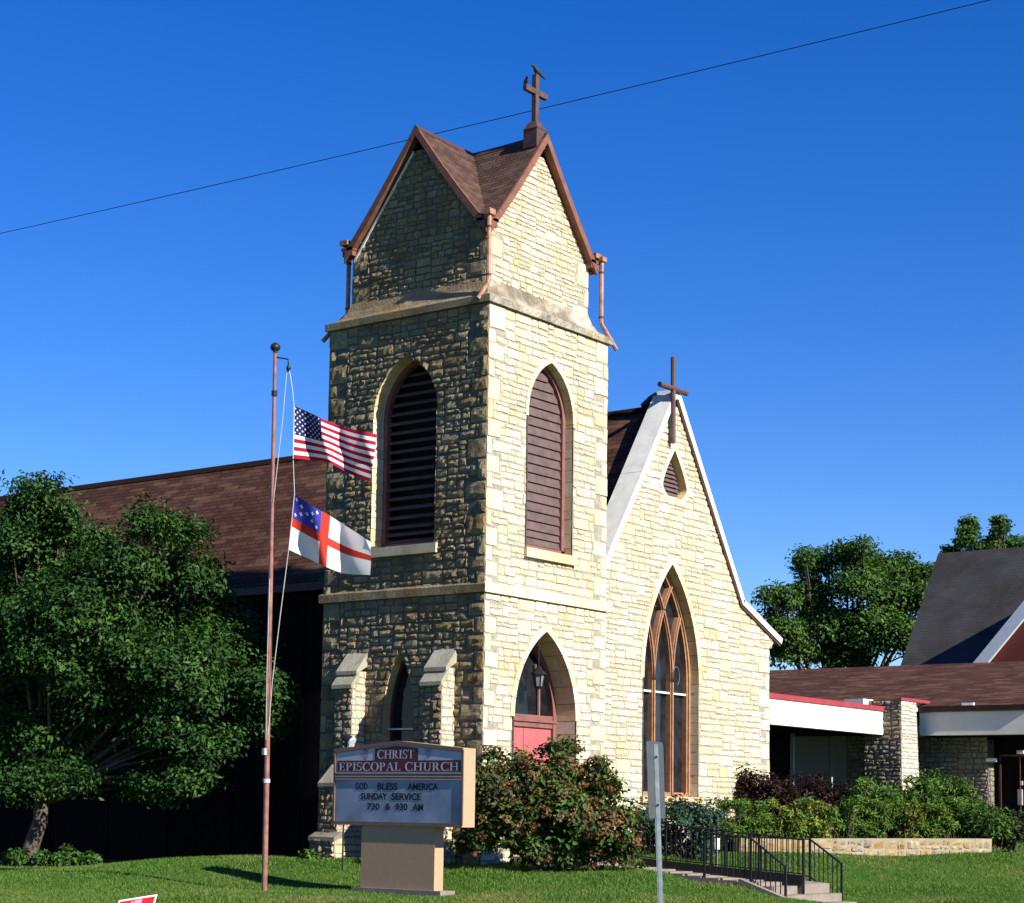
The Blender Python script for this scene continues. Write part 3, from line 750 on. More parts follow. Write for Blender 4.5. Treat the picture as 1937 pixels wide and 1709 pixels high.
def ghi(z):
    if z > 6.30: return GX+(GA-z)/GS
    if z > 5.55: return lerp(12.42, GX+(GA-6.30)/GS, (z-5.55)/.75)
    if z > 5.30: return 12.12+0.30*((z-5.30)/.25)**1.5
    return 12.12
b = MB()
masonry(b, FG, -.3, 5.30, glo, ghi, [big], False, False, True)
masonry(b, FG, 5.30, 6.30, glo, ghi, [big], False, False, False)
masonry(b, FG, 6.30, 10.75, glo, ghi, [big, spade], False, False, False)
masonry(b, Frame((12.12, GY, 0), (0, 1, 0), (1, 0, 0)), -.3, 5.3, lambda z: 0, lambda z: 12, [], False, True, False)
b.build('gable_wall', [MT['stone'], MT['mortar']], church)
# coping
b = MB()
def cop(pts, y0=GY-.09, y1=GY+.50, th=.15):
    for (x0, z0), (x1, z1) in zip(pts[:-1], pts[1:]):
        d = Vector((x1-x0, 0, z1-z0)).normalized(); n = Vector((-d.z, 0, d.x)); n = n if n.z > 0 else -n
        g = 0.006
        a0 = Vector((x0, 0, z0))+d*g; a1 = Vector((x1, 0, z1))-d*g
        P = [Vector((a0.x, y0, a0.z)), Vector((a1.x, y0, a1.z)), Vector((a1.x, y1, a1.z)), Vector((a0.x, y1, a0.z))]
        b.hexa(P+[p+n*th for p in P])
        # shade line under the coping is a dark strip, built below
        q = MB()
lft = [(GX-.02, GA), (6.15, GA-(GX-6.15)*GS), (4.85, GA-(GX-4.85)*GS), (4.41, GA-(GX-4.41)*GS)]
rgt = [(GX+.02, GA), (9.05, GA-(9.05-GX)*GS), (10.65, 6.30), (12.62, 5.47)]
cop(lft); cop(rgt)
b.hexa([(GX-.13, GY-.086, GA-.05), (GX+.13, GY-.086, GA-.05), (GX+.13, GY+.496, GA-.05), (GX-.13, GY+.496, GA-.05), (GX-.06, GY-.086, GA+.19), (GX+.06, GY-.086, GA+.19), (GX+.06, GY+.496, GA+.19), (GX-.06, GY+.496, GA+.19)])
b.build('coping', MT['coping'], church)
b = MB()
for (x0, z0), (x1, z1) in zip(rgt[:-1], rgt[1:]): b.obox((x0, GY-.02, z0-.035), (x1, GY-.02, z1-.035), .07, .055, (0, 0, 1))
b.build('coping_shade_strip', MT['trim_dark'], church)  # dark strip standing in for the shadow line under the coping
b = MB(); b.tube([(GX, GY+.42, GA+.10), (GX-.01, GY+.60, GA+.0), (GX-.02, GY+.9, 10.85)], [.13, .15, .06], 8); b.build('ridge_flashing', MT['iron'], church)
# nave roof
b = MB(); Y0, Y1 = GY+.42, 38.0; RN = 10.80
def slope(P0, P1, y0, y1, m=0, flip=False):
    n = 26; L = (Vector(P1)-Vector(P0)).length
    rng2 = random.Random(3)
    for k in range(n):
        a, c = lerp(y0, y1, k/n), lerp(y0, y1, (k+1)/n)
        P = [(P0[0], a, P0[2]), (P1[0], a, P1[2]), (P1[0], c, P1[2]), (P0[0], c, P0[2])]; uv = [(a, L), (a, 0), (c, 0), (c, L)]
        if flip: P = P[::-1]; uv = uv[::-1]
        b.poly(P, m, uv)
E0 = (4.88, 0, RN-(GX-4.88)*1.49)
slope((GX, 0, RN), E0, Y0, Y1, flip=True)
slope((GX, 0, RN), (10.65, 0, 6.15), Y0, Y1); slope((10.65, 0, 6.15), (12.5, 0, 5.35), Y0, Y1)
nroof = b.build('nave_roof', MT['shingle'], church)
b = MB(); b.box((4.86, 4.0, E0[2]-.22), (4.92, Y1, E0[2]-.015)); b.box((4.92, 4.0, E0[2]-.22), (5.3, Y1, E0[2]-.16)); b.build('fascia', MT['trim_dark'], nroof)
b = MB()
for sg in (-1, 1):
    P = [(GX, Y0, RN+.03), (GX, Y1, RN+.03), (GX+sg*.12, Y1, RN-.14), (GX+sg*.12, Y0, RN-.14)]; b.poly(P if sg < 0 else P[::-1])
b.build('ridge_cap', MT['shingle'], nroof)
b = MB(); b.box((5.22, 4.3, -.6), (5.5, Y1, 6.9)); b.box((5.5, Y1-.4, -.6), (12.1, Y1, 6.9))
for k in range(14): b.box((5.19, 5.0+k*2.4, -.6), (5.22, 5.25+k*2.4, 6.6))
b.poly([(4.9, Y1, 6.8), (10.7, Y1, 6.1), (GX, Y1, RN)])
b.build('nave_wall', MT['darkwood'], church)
# big traceried window
D = 0.36
w = window_part('traceried_window', FG, big, D, 0.15, 4.15, 9)
A = big
b = MB(); arch_bar(b, FG, A, -.12, -.0, -D+.12, -D-.05); arch_bar(b, FG, A, -.07, -.0, -D+.16, -D+.12)
fbox(b, FG, A.c-A.w, A.c+A.w, A.z0, A.z0+.10, -D+.14, -D-.05)
m1, m2 = A.c-.40, A.c+.40; dm = -D+.06
def mull(pts, r=.062):
    for p, q in zip(pts[:-1], pts[1:]):
        a_, c_ = FG.P(*p, dm), FG.P(*q, dm)
        b.obox(a_, c_, r*1.6, .13, (0, -1, 0)); 
        b.obox(a_+Vector((0, -.085, 0)), c_+Vector((0, -.085, 0)), r*.8, .05, (0, -1, 0))
def arcpts(x0, z0, side, Rr, zmax, n=14):       # arc springing at x0 bending towards side until it meets the frame
    pts = []
    for k in range(40):
        z = z0+(zmax-z0)*k/39; dz = z-z0
        x = x0+side*(Rr-math.sqrt(max(0, Rr*Rr-dz*dz)))
        h = A.half(z+.001, -.06)
        if h is None or abs(x-A.c) > h: break
        pts.append((x, z))
    return pts
for mx in (m1, m2):
    mull([(mx, A.z0+.05), (mx, A.zs)])
    for side in (-1, 1):
        p = arcpts(mx, A.zs, side, A.R*1.0, A.za)
        mull(p[::3]+[p[-1]], .05)
b.build('tracery', MT['oak'], w)
pane = MB(); arch_fill(pane, FG, A, -.02, -D-.0)
b = MB(); fbox(b, FG, A.c-A.w+.06, A.c+A.w-.06, 3.92, 3.965, -D+.10, -D+.06); b.build('saddle_bar', MT['bar'], w)
b = pane       # pale lead lines of the stained glass figures
lr = random.Random(5)
for cx in (A.c-.8, A.c, A.c+.8):
    for k in range(11):
        z = 1.9+k*.42+lr.uniform(-.1, .1); u = cx+lr.uniform(-.16, .16); r_ = lr.uniform(.04, .15)
        if (A.half(z+.3, -.1) or 0) < abs(u-A.c)+.2: continue
        n_ = 9; a0 = lr.uniform(0, 6); sp = lr.uniform(1.5, 5)
        pts = [FG.P(u+r_*math.cos(a0+sp*i/n_), z+r_*1.5*math.sin(a0+sp*i/n_), -D+.012) for i in range(n_+1)]
    b.tube(pts, .006, 4, 1)
b.build('pane', [MT['glass_blue'], MT['hinge']], w)
b = MB(); fbox(b, FG, A.c-A.w-.12, A.c+A.w+.12, A.z0-.16, A.z0, .10, -D, c=(.5, .38, .22)); b.build('sill', MT['dressed'], w)
# gable vent
b = MB(); O = spade.outline(0.0); Oo = spade.outline(.13); D = .22
for k in range(len(O)-1):
    c = (0.66, 0.58, 0.42) if (k//5) % 2 else (0.62, 0.55, 0.40); c2 = (0.60, 0.46, 0.24)
    b.poly([FG.P(*O[k], .02), FG.P(*Oo[k], .02), FG.P(*Oo[k+1], .02), FG.P(*O[k+1], .02)], 0, c=c)
    b.poly([FG.P(*O[k], .02), FG.P(*O[k+1], .02), FG.P(*O[k+1], -D), FG.P(*O[k], -D)], 0, c=c2 if k > 3 else c)
    b.poly([FG.P(*Oo[k], .02), FG.P(*Oo[k+1], .02), FG.P(*Oo[k+1], -.02), FG.P(*Oo[k], -.02)], 0, c=c)
k = 0; c = (0.66, 0.58, 0.42)
b.poly([FG.P(*O[0], .02), FG.P(*O[-1], .02), FG.P(*O[-1], -D), FG.P(*O[0], -D)], 0, c=c); b.poly([FG.P(*Oo[0], .02), FG.P(*Oo[-1], .02), FG.P(*O[-1], .02), FG.P(*O[0], .02)], 0, c=c)
b.poly([FG.P(GX-.5, 8.66, -D), FG.P(GX+.5, 8.66, -D), FG.P(GX+.45, 8.5, -.05), FG.P(GX-.45, 8.5, -.05)], 0, c=c)
gv = b.build('gable_vent', MT['dressed'], church)
b = MB(); z = 8.62
while z < 9.5:
    h = spade.half(z+.08, -.03)
    b.hexa([FG.P(spade.c-h, z, -D+.07), FG.P(spade.c+h, z, -D+.07), FG.P(spade.c+h, z, -D+.05), FG.P(spade.c-h, z, -D+.05), FG.P(spade.c-h*.9, z+.085, -D+.02), FG.P(spade.c+h*.9, z+.085, -D+.02), FG.P(spade.c+h*.9, z+.085, -D), FG.P(spade.c-h*.9, z+.085, -D)])
    z += .105
b.poly([FG.P(u, v, -D+.0) for u, v in O]); b.build('louvers', MT['louver'], gv)
# crosses
b = MB(); cx, cy = 2.10, 0.42
b.box((cx-.06, cy-.055, 15.98), (cx+.06, cy+.055, 17.19)); b.hexa([(cx-.40, cy-.05, 16.73), (cx+.40, cy-.05, 16.73), (cx+.40, cy+.05, 16.73), (cx-.40, cy+.05, 16.73), (cx-.40, cy-.05, 16.85), (cx+.40, cy-.05, 16.85), (cx+.40, cy+.05, 16.85), (cx-.40, cy+.05, 16.85)])
b.box((cx-.12, cy-.12, 15.98), (cx+.12, cy+.12, 16.06)); b.hexa([(cx-.19, cy-.19, 15.92), (cx+.19, cy-.19, 15.92), (cx+.19, cy+.19, 15.92), (cx-.19, cy+.19, 15.92), (cx-.10, cy-.10, 16.10), (cx+.10, cy-.10, 16.10), (cx+.10, cy+.10, 16.10), (cx-.10, cy+.10, 16.10)])
b.box((cx-.18, cy-.18, 15.5), (cx+.18, cy+.18, 15.925))
b.build('tower_cross', MT['cross'], church)
b = MB(); cx, cy = 7.30, GY-.12
b.tube([(cx, cy, 9.80), (cx, cy, 11.86)], .062, 8); b.tube([(cx-.60, cy, 11.10), (cx+.60, cy, 11.10)], .066, 8)
b.build('gable_cross', MT['cross'], church)

# ------------------------------------------------------------------ fixtures and birds on the church
def bird(name, base, yaw, scale, label):
    t = MB(); c, s_ = math.cos(yaw), math.sin(yaw)
    prof = [(.165, .165, .004), (.135, .168, .016), (.115, .172, .030), (.085, .170, .034), (.06, .145, .030), (.03, .11, .048), (-.03, .085, .062), (-.09, .07, .05), (-.14, .05, .028), (-.22, .025, .022), (-.28, .005, .012)]
    rings = []
    for x, z, r_ in prof:
        rings.append([(base[0]+scale*(x*c-r_*math.cos(2*math.pi*j/10)*s_), base[1]+scale*(x*s_+r_*math.cos(2*math.pi*j/10)*c), base[2]+scale*(z+r_*math.sin(2*math.pi*j/10))) for j in range(10)])
    t.tube_rings(rings)
    for sg in (-1, 1): t.tube([(base[0]-s_*.02*sg*scale, base[1]+c*.02*sg*scale, base[2]), (base[0]-s_*.02*sg*scale, base[1]+c*.02*sg*scale, base[2]+.05*scale)], .006, 5)
    return tag(t.build(name, MT['bird'], smooth=True), label, 'bird', 'dark birds perched on the tower cross')
bird('bird', (2.12, .42, 17.19), math.pi*0.98, 1.1, 'dark bird perched on the very top of the tower cross')
bird('bird', (1.75, .42, 16.85), math.atan2(-.75, -.66), .85, 'smaller dark bird sitting on the left arm of the tower cross')
ln = thing('lantern', FF.P(2.62, 4.42, -.30), 'black carriage lantern hanging in the pointed entrance arch', 'lantern')
lc = ony(0.12, 1019, 1287)
b = MB(); x, y, z = lc.x, lc.y, lc.z
b.lathe((x, y, z), [(.02, .30), (.05, .285), (.06, .24), (.16, .145), (.175, .12), (.15, .115)], 6); b.build('lantern_cap', MT['iron'], ln)
b = MB(); b.lathe((x, y, z), [(.115, .115), (.075, -.14)], 6); g = MT['glass'].copy(); g.name = 'lantern_glass'
g.node_tree.nodes['Principled BSDF'].inputs['Roughness'].default_value = .25
b.build('lantern_glass', simple('lantern_pane', (.16, .17, .18), .15, .2, 8, 0, 0, .7), ln)
b = MB()
for j in range(6): a = 2*math.pi*j/6; b.tube([(x+.12*math.cos(a), y+.12*math.sin(a), z+.115), (x+.08*math.cos(a), y+.08*math.sin(a), z-.14)], .011, 5)
b.lathe((x, y, z), [(.09, -.13), (.07, -.17), (.015, -.19)], 8); b.build('lantern_cage', MT['iron'], ln)
b = MB(); b.tube([(x, y, z+.29), (x, y, z+.60), (x-.03, y, 4.90-.10)], .012, 5); b.build('chain', MT['iron'], ln)
fl = ond(37.3, 662, 1402)
b = MB(); t = thing('floodlight', (fl.x, fl.y, gz(fl.x, fl.y)), 'small dark floodlight with pale lens by the left buttress above the sign', 'floodlight')
c1 = Vector(fl); ax = Vector((0.25, -0.8, -0.55)).normalized()
b.tube([c1-ax*.16, c1-ax*.02, c1+ax*.02], [.06, .10, .105], 10); b.build('housing', MT['iron'], t)
b = MB(); b.tube([c1+ax*.02, c1+ax*.07], [.10, .115], 10); b.build('lens', simple('pale_lens', (.55, .62, .66), .3, .05), t)
b = MB(); b.tube([c1-ax*.08, (fl.x-.02, fl.y+.1, fl.z-.3), (fl.x-.02, fl.y+.1, gz(fl.x, fl.y)-.05)], .02, 6); b.build('stake', MT['iron'], t)

# ------------------------------------------------------------------ parish hall on the right
hall = thing('parish_hall', (23.0, 0.0, 0.6), 'low parish hall with brown shingle roof, white fascia and a tapered stone pier', 'building')
b = MB()
cA = ony(.85, 1677, 1347); cB = ony(.85, 1677, 1391)
b.box((12.13, .85, cB.z), (20.25, 1.1, cA.z)); b.build('white_fascia', MT['white'], hall)
b = MB(); b.box((12.13, .81, cA.z+.002), (20.27, 1.15, cA.z+.14)); b.build('red_edge', MT['redtrim'], hall)
b = MB(); b.box((19.9, .26, 4.452), (21.8, .34, 4.54)); b.build('red_edge', MT['redtrim'], hall)
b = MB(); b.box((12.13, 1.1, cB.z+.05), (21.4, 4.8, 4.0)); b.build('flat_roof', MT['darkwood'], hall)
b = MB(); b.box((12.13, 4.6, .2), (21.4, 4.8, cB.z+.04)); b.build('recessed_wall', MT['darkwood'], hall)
b = MB(); b.box((12.2, 4.45, 1.0), (20.8, 4.5, 3.4)); b.build('window_glass', MT['black'], hall)
for px in (1499, 1571):
    p = ony(3.2, px, 1450); b = MB(); b.box((p.x-.05, 3.15, .3), (p.x+.05, 3.25, 3.5)); b.build('window_post', simple('grey_post', (.30, .30, .32), .5, .1), hall)
# fascia and roof of the long range facing the street
b = MB(); b.box((21.5, -2.72, 3.52), (21.75, .45, 4.19)); b.build('street_fascia', MT['white'], hall)
b = MB(); b.box((21.42, -2.85, 4.192), (21.85, .45, 4.36)); b.build('eave_board', MT['trim_dark'], hall)
b = MB(); b.box((21.75, -2.72, 3.50), (24.2, .44, 3.518)); b.build('soffit', MT['darkwood'], hall)
b = MB()
def slab(P0, P1, y0, y1, mm, n=10):
    L = (Vector(P1)-Vector(P0)).length
    for k in range(n):
        a, c = lerp(y0, y1, k/n), lerp(y0, y1, (k+1)/n)
        b.poly([(P0[0], c, P0[2]), (P1[0], c, P1[2]), (P1[0], a, P1[2]), (P0[0], a, P0[2])], mm, [(c, L), (c, 0), (a, 0), (a, L)])
slab((27, 0, 6.06), (21.40, 0, 4.36), -2.95, 14, 0); slab((32.4, 0, 4.36), (27, 0, 6.06), -2.95, 14, 0)
b.build('roof', MT['shingle'], hall)
b = MB()
b.poly([(21.5, -2.8, 4.35), (32.3, -2.8, 4.35), (27, -2.8, 6.0)]); b.box((21.76, -2.69, 3.53), (32.2, -2.6, 4.33)); b.poly([(21.4, 14, 4.36), (27, 14, 6.06), (32.4, 14, 4.36)])
b.box((32, -2.7, .2), (32.2, 14, 4.3)); b.box((23.1, -2.75, .2), (32, -2.65, 3.52)); b.build('end_wall', MT['white'], hall)
# stone pier with battered side, beam stubs through it
GREYST = [(0.56, 0.53, 0.49), (0.60, 0.57, 0.52), (0.54, 0.52, 0.49), (0.59, 0.55, 0.50)]
CREAM_KEEP = CREAM[:]
def greystones(on):
    CREAM[:] = GREYST if on else CREAM_KEEP
greystones(True)
b = MB()
masonry(b, Frame((19.95, 1.45, 0), (0, -1, 0), (-1, 0, 0)), .2, 4.46, lambda z: 0, lambda z: 1.15, [], True, False, False, .2, .4)
masonry(b, Frame((19.95, .30, 0), (1, 0, 0), (0, -1, 0)), .2, 4.46, lambda z: 0, lambda z: 1.0+.30*(1-(z-.2)/4.2), [], False, False, False, .18, .34)
b.box((20.0, .33, 4.44), (20.9, 1.5, 4.47), 1); b.box((20.85, .34, .2), (20.95, 1.5, 4.45), 1)
masonry(b, Frame((20.3, 2.2, 0), (0, -1, 0), (-1, 0, 0)), .2, cB.z, lambda z: 0, lambda z: .8, [], True, False, False, .18, .34)
b.build('stone_pier', [MT['stone_rough_shade'], MT['mortar_shade']], hall)
pier = bpy.data.objects[[o.name for o in hall.children if o.name.startswith('stone_pier')][0]]
mi = np.zeros(len(pier.data.polygons), np.int32); pier.data.polygons.foreach_get('material_index', mi)
pier.data.materials.append(MT['stone']); pier.data.materials.append(MT['mortar'])
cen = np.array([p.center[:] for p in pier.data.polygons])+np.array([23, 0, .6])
lit = (cen[:, 1] < .31) & (cen[:, 0] > 19.96); mi[lit & (mi == 0)] = 2; mi[lit & (mi == 1)] = 3  # sunlit front gets pale stone, the rest keeps the shade-darkened copy
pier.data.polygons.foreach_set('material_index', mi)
b = MB(); b.box((21.0, .47, 4.22), (21.85, .80, 4.45)); b.build('beam_stub', MT['white'], hall)
b = MB(); b.box((19.6, 1.3, cA.z+.1), (20.25, 1.9, cA.z+.36)); b.build('beam_stub', MT['white'], hall)
# recessed stone wall with the dark door
b = MB(); HX = 22.5
masonry(b, Frame((HX, 1.4, 0), (0, -1, 0), (-1, 0, 0)), .2, 3.5, lambda z: 0, lambda z: 2.60, [], True, False, False, .2, .4)
masonry(b, Frame((HX, -1.2, 0), (1, 0, 0), (0, -1, 0)), .2, 2.9, lambda z: 0, lambda z: .42, [], False, False, False, .25, .6)
masonry(b, Frame((HX, 1.4, 0), (0, -1, 0), (-1, 0, 0)), .2, 3.5, lambda z: 3.85, lambda z: 4.12, [], True, False, False, .18, .36)
b.build('stone_wall', [MT['stone_rough_shade'], MT['mortar_shade']], hall)
greystones(False)
b = MB(); b.box((22.95, -2.75, .5), (23.05, -1.21, 3.5)); dr = b.build('hall_door', MT['darkwood'], hall)
for q0, q1 in (((22.91, -2.05, 1.55), (22.945, -1.91, 2.0)), ((22.91, -2.06, 2.12), (22.945, -1.97, 2.24)), ((22.90, -2.1, 3.02), (22.945, -1.9, 3.12))): b = MB(); b.box(q0, q1); b.build('notice_plate', MT['bar'], dr)
b = MB(); b.box((22.9, -2.65, .5), (22.94, -2.60, 3.0)); b.box((22.9, -1.42, .5), (22.94, -1.37, 3.0)); b.box((22.9, -2.60, 2.95), (22.94, -1.42, 3.0)); b.build('door_frame', MT['trim_dark'], dr)
b = MB(); b.box((22.9, -2.0, .5), (22.945, -1.98, 2.949)); b.build('meeting_stile', MT['trim_dark'], dr)
b = MB(); c_ = onx(22.3, 1866, 1438); b.tube([c_, c_+Vector((0, -.30, -.0))], .055, 8); b.build('security_lamp', MT['white_paint'], hall)
b = MB(); c_ = onx(21.38, 1832, 1338); b.box((21.30, c_.y-.17, 4.36), (21.42, c_.y+.17, 4.43)); b.build('eave_lamp', MT['white_paint'], hall)

# grey roofed house far behind
GXR = 39.5
gh = thing('grey_roofed_house', (37, 0, 0.6), 'far house with tall dark grey shingle roof and brown white-trimmed gable', 'house')
pA = onx(GXR, 1775, 1047); pB = onx(36.4, 1690, 1258); 
b = MB()
y_l = pA.y; ztop = pA.z; sl = (pA.z-pB.z)/(GXR-36.4)
ex = 34.6; ez = ztop-(GXR-ex)*sl
def gslab(P0, P1, yl0, yl1, yr):
    L = (Vector(P1)-Vector(P0)).length
    b.poly([(P0[0], yl0, P0[2]), (P1[0], yl1, P1[2]), (P1[0], yr, P1[2]), (P0[0], yr, P0[2])], 0, [(yl0, L), (yl1, 0), (yr, 0), (yr, L)])
gslab((GXR, 0, ztop), (ex, 0, ez), y_l, pB.y-.2, -12)
gslab((2*GXR-ex, 0, ez), (GXR, 0, ztop), y_l, y_l, -12)
ra, rb = onx(35.2, 1855, 1255), onx(35.2, 1937, 1155)
sg = (rb.z-ra.z)/(ra.y-rb.y); ya = rb.y-1.8; za = ra.z+(ra.y-ya)*sg        # apex of the projecting gable
yb_ = ra.y+1.2; zb_ = ra.z-1.2*sg
for s_, (p, q) in ((1, (yb_, zb_)), (-1, (2*ya-yb_, zb_))):
    P = [(35.2, ya, za+.1), (35.2, p, q+.1), (39.6, p, q+.1), (39.6, ya, za+.1)]
    b.poly(P if s_ > 0 else P[::-1], 0, [(0, 4), (0, 0), (4, 0), (4, 4)])
rf = b.build('roof', MT['shingle_grey'], gh)
for p in (yb_, 2*ya-yb_): b = MB(); b.obox((35.18, ya, za-.02), (35.18, p, zb_-.02), .16, .42, (0, 0, 1)); b.build('rake_board', MT['white_paint'], rf)
b = MB(); b.poly([(35.3, ya, za-.1), (35.3, yb_, zb_-.1), (35.3, yb_, .4), (35.3, 2*ya-yb_, .4), (35.3, 2*ya-yb_, zb_-.1)]); b.build('gable_wall', MT['brown_gable'], gh)
b = MB(); b.box((ex+.4, -12, .3), (2*GXR-ex-.4, y_l-.3, ez+.2)); b.poly([(ex+.4, y_l-.3, ez+.2), (GXR, y_l-.3, ztop-.3), (2*GXR-ex-.4, y_l-.3, ez+.2)]); b.build('wall', MT['tan'], gh)

# ------------------------------------------------------------------ lettering
SERIF = {}
def _arc(cx, cy, rx, ry, a0, a1, t0, t1, n=14):
    """crescent stroke whose weight grows to t1 at its middle"""
    out = []
    for k in range(n):
        q = []
        for kk in (k, k+1):
            a = R(lerp(a0, a1, kk/n)); w = lerp(t0, t1, math.sin(math.pi*kk/n))
            q.append(((cx+(rx)*math.cos(a), cy+(ry)*math.sin(a)), (cx+(rx-w)*math.cos(a), cy+(ry-w*.75)*math.sin(a))))
        out.append([q[0][0], q[1][0], q[1][1], q[0][1]])
    return out
def _r(x0, y0, x1, y1): return [(x0, y0), (x1, y0), (x1, y1), (x0, y1)]
def _st(x, w=.15, s=.09): return [_r(x, 0, x+w, 1), _r(x-s, 0, x+w+s, .055), _r(x-s, .945, x+w+s, 1)]
TH = .06
SERIF['I'] = (.38, _st(.115))
SERIF['H'] = (.86, _st(.10)+_st(.61)+[_r(.2, .48, .65, .48+TH)])
SERIF['E'] = (.68, _st(.10)+[_r(.1, 0, .58, TH), _r(.1, 1-TH, .56, 1), _r(.2, .48, .45, .48+TH), _r(.54, 0, .60, .24), _r(.52, .78, .57, 1), _r(.42, .38, .46, .64)])
SERIF['L'] = (.64, _st(.10)+[_r(.1, 0, .56, TH), _r(.52, 0, .58, .28)])
SERIF['T'] = (.70, [_r(.27, 0, .42, 1), _r(.18, 0, .51, .055), _r(.03, 1-TH, .66, 1), _r(.02, .76, .07, 1), _r(.62, .76, .67, 1)])
SERIF['P'] = (.66, _st(.10)+_arc(.30, .73, .29, .27, -90, 90, .06, .15)+[_r(.2, 1-TH, .32, 1), _r(.2, .46, .32, .46+TH)])
SERIF['R'] = (.76, _st(.10)+_arc(.30, .74, .27, .26, -90, 90, .06, .15)+[_r(.2, 1-TH, .32, 1), _r(.2, .48, .32, .48+TH), [(.30, .5), (.45, .5), (.72, 0), (.55, 0)], _r(.52, 0, .76, .055)])
SERIF['C'] = (.78, _arc(.42, .5, .39, .52, 45, 315, .05, .16, 20)+[_r(.66, .70, .71, .98), _r(.66, .02, .71, .28)])
SERIF['O'] = (.86, _arc(.43, .5, .40, .52, 90, 270, .05, .16)+_arc(.43, .5, .40, .52, -90, 90, .05, .16))
SERIF['S'] = (.60, _arc(.30, .74, .24, .28, 40, 250, .05, .12)+_arc(.29, .27, .26, .29, -140, 80, .05, .13)+[[(.10, .62), (.20, .52), (.50, .40), (.44, .54)], _r(.48, .74, .53, .98), _r(.05, .02, .10, .27)])
SERIF['A'] = (.80, [[(.02+.04, .03), (.12, .03), (.42, 1), (.36, 1)], [(.36, 1), (.44, 1), (.74, .03), (.56, .03)], _r(.2, .34, .58, .34+TH), _r(0, 0, .26, .055), _r(.48, 0, .82, .055)])
SERIF['U'] = (.82, [_r(.12, .28, .27, 1), _r(.62, .28, .685, 1), _r(.03, .945, .36, 1), _r(.53, .945, .78, 1)]+_arc(.403, .30, .283, .32, 180, 360, .14, .09))
def serif_text(b, txt, put, u0, u1, z0, z1, m=0):
    adv = sum(SERIF[c][0] if c != ' ' else .42 for c in txt); sx = (u1-u0)/adv; x = 0
    for c in txt:
        if c == ' ': x += .42; continue
        w, strokes = SERIF[c]
        for s_ in strokes: b.poly([put(u0+(x+p[0])*sx, z0+p[1]*(z1-z0)) for p in s_], m)
        x += w
def font_text(b, txt, put, u0, u1, z0, z1, m=0, off=0.034):
    cu = bpy.data.curves.new('letters', 'FONT'); cu.body = txt; cu.offset = off; cu.resolution_u = 3
    ob = bpy.data.objects.new('letters', cu); COL.objects.link(ob)
    dg = bpy.context.evaluated_depsgraph_get(); me = bpy.data.meshes.new_from_object(ob.evaluated_get(dg))
    xs = [v.co.x for v in me.vertices]; ys = [v.co.y for v in me.vertices]
    a, c, d, e = min(xs), max(xs), min(ys), max(ys)
    for p in me.polygons:
        b.poly([put(lerp(u0, u1, (me.vertices[i].co.x-a)/(c-a)), lerp(z0, z1, (me.vertices[i].co.y-d)/(e-d))) for i in p.vertices], m)
    bpy.data.objects.remove(ob); bpy.data.curves.remove(cu); bpy.data.meshes.remove(me)

# ------------------------------------------------------------------ church sign
SX, SY0, SY1 = -4.2, .17, -2.82
sg_ = thing('church_sign', (-4.0, -1.33, -.42), 'tan monument sign with maroon church name panel above a pale letter board', 'sign')
def sp(px, py, d=0.0): p = onx(SX, px, py); return (SX-d, p.y, p.z)
def su(px): return (px-633)/242*2.99
def szz(py): return .815+(1562-py)/106.5
def put(d): return lambda u, z: (SX-d, SY0-u, z)
zb, zs_, zp = .815, 2.19, 2.33; ym = (SY0+SY1)/2
b = MB()
prof = [(SY0, zb), (SY1, zb), (SY1, zs_), (ym, zp), (SY0, zs_)]
fr = [(SX, y, z) for y, z in prof]; bk = [(SX+.35, y, z) for y, z in prof]
b.poly(fr); b.poly(bk[::-1])
for k in range(5): b.poly([fr[k], bk[k], bk[(k+1) % 5], fr[(k+1) % 5]])
b.build('cabinet', MT['tan'], sg_)
b = MB(); th = .05
for (y0, z0), (y1, z1) in zip(prof, prof[1:]+prof[:1]): b.obox((SX-.012, y0, z0+(.03 if z0 == zb else -.03)), (SX-.012, y1, z1+(.03 if z1 == zb else -.03)), .024, .065 if abs(y1-y0) > .1 else .040, (0, 0, 1) if abs(y1-y0) > .1 else (0, 1, 0))
zm0, zm1 = szz(1475), szz(1461)
b.box((SX-.02, SY0-.02, zm0), (SX, SY1+.02, zm1)); b.build('frame', MT['signframe'], sg_)
for z in (zm0+.012, zm1-.012, zm0+.06): b = MB(); b.box((SX-.028, SY0-.03, z-.008), (SX-.021, SY1+.03, z+.008)); b.build('frame_bead', MT['signedge'], sg_)
b = MB(); zz = zs_-.075; P = [(SX-.006, SY0-.04, zm1), (SX-.006, SY1+.04, zm1), (SX-.006, SY1+.04, zz), (SX-.006, ym, zp-.075), (SX-.006, SY0-.04, zz)]; b.poly(P); b.build('name_panel', MT['signwhite'], sg_)
b = MB(); q = put(.010); zr = szz(1438); c0, c1 = su(710.6), su(793)
b.poly([q(.06, zm1+.012), q(2.945, zm1+.012), q(2.945, zr), q(.06, zr)]); b.poly([q(c0, zr+.001), q(c1, zr+.001), q(c1, zp-.085-.10*(c1-1.495)), q(1.495, zp-.085), q(c0, zp-.085-.10*(1.495-c0))]); b.build('maroon_band', MT['maroon'], sg_)
b = MB(); q = put(.015)
serif_text(b, 'EPISCOPAL', q, su(641.5), su(761.5), szz(1458.0), szz(1441.5)); b.build('name_letters', MT['signletter'], sg_); b = MB(); serif_text(b, 'CHURCH', q, su(768.5), su(868.5), szz(1458.0), szz(1441.5)); b.build('name_letters', MT['signletter'], sg_); b = MB(); serif_text(b, 'CHRIST', q, su(715.5), su(786), szz(1434.8), szz(1417.8)); b.build('name_letters', MT['signletter'], sg_)
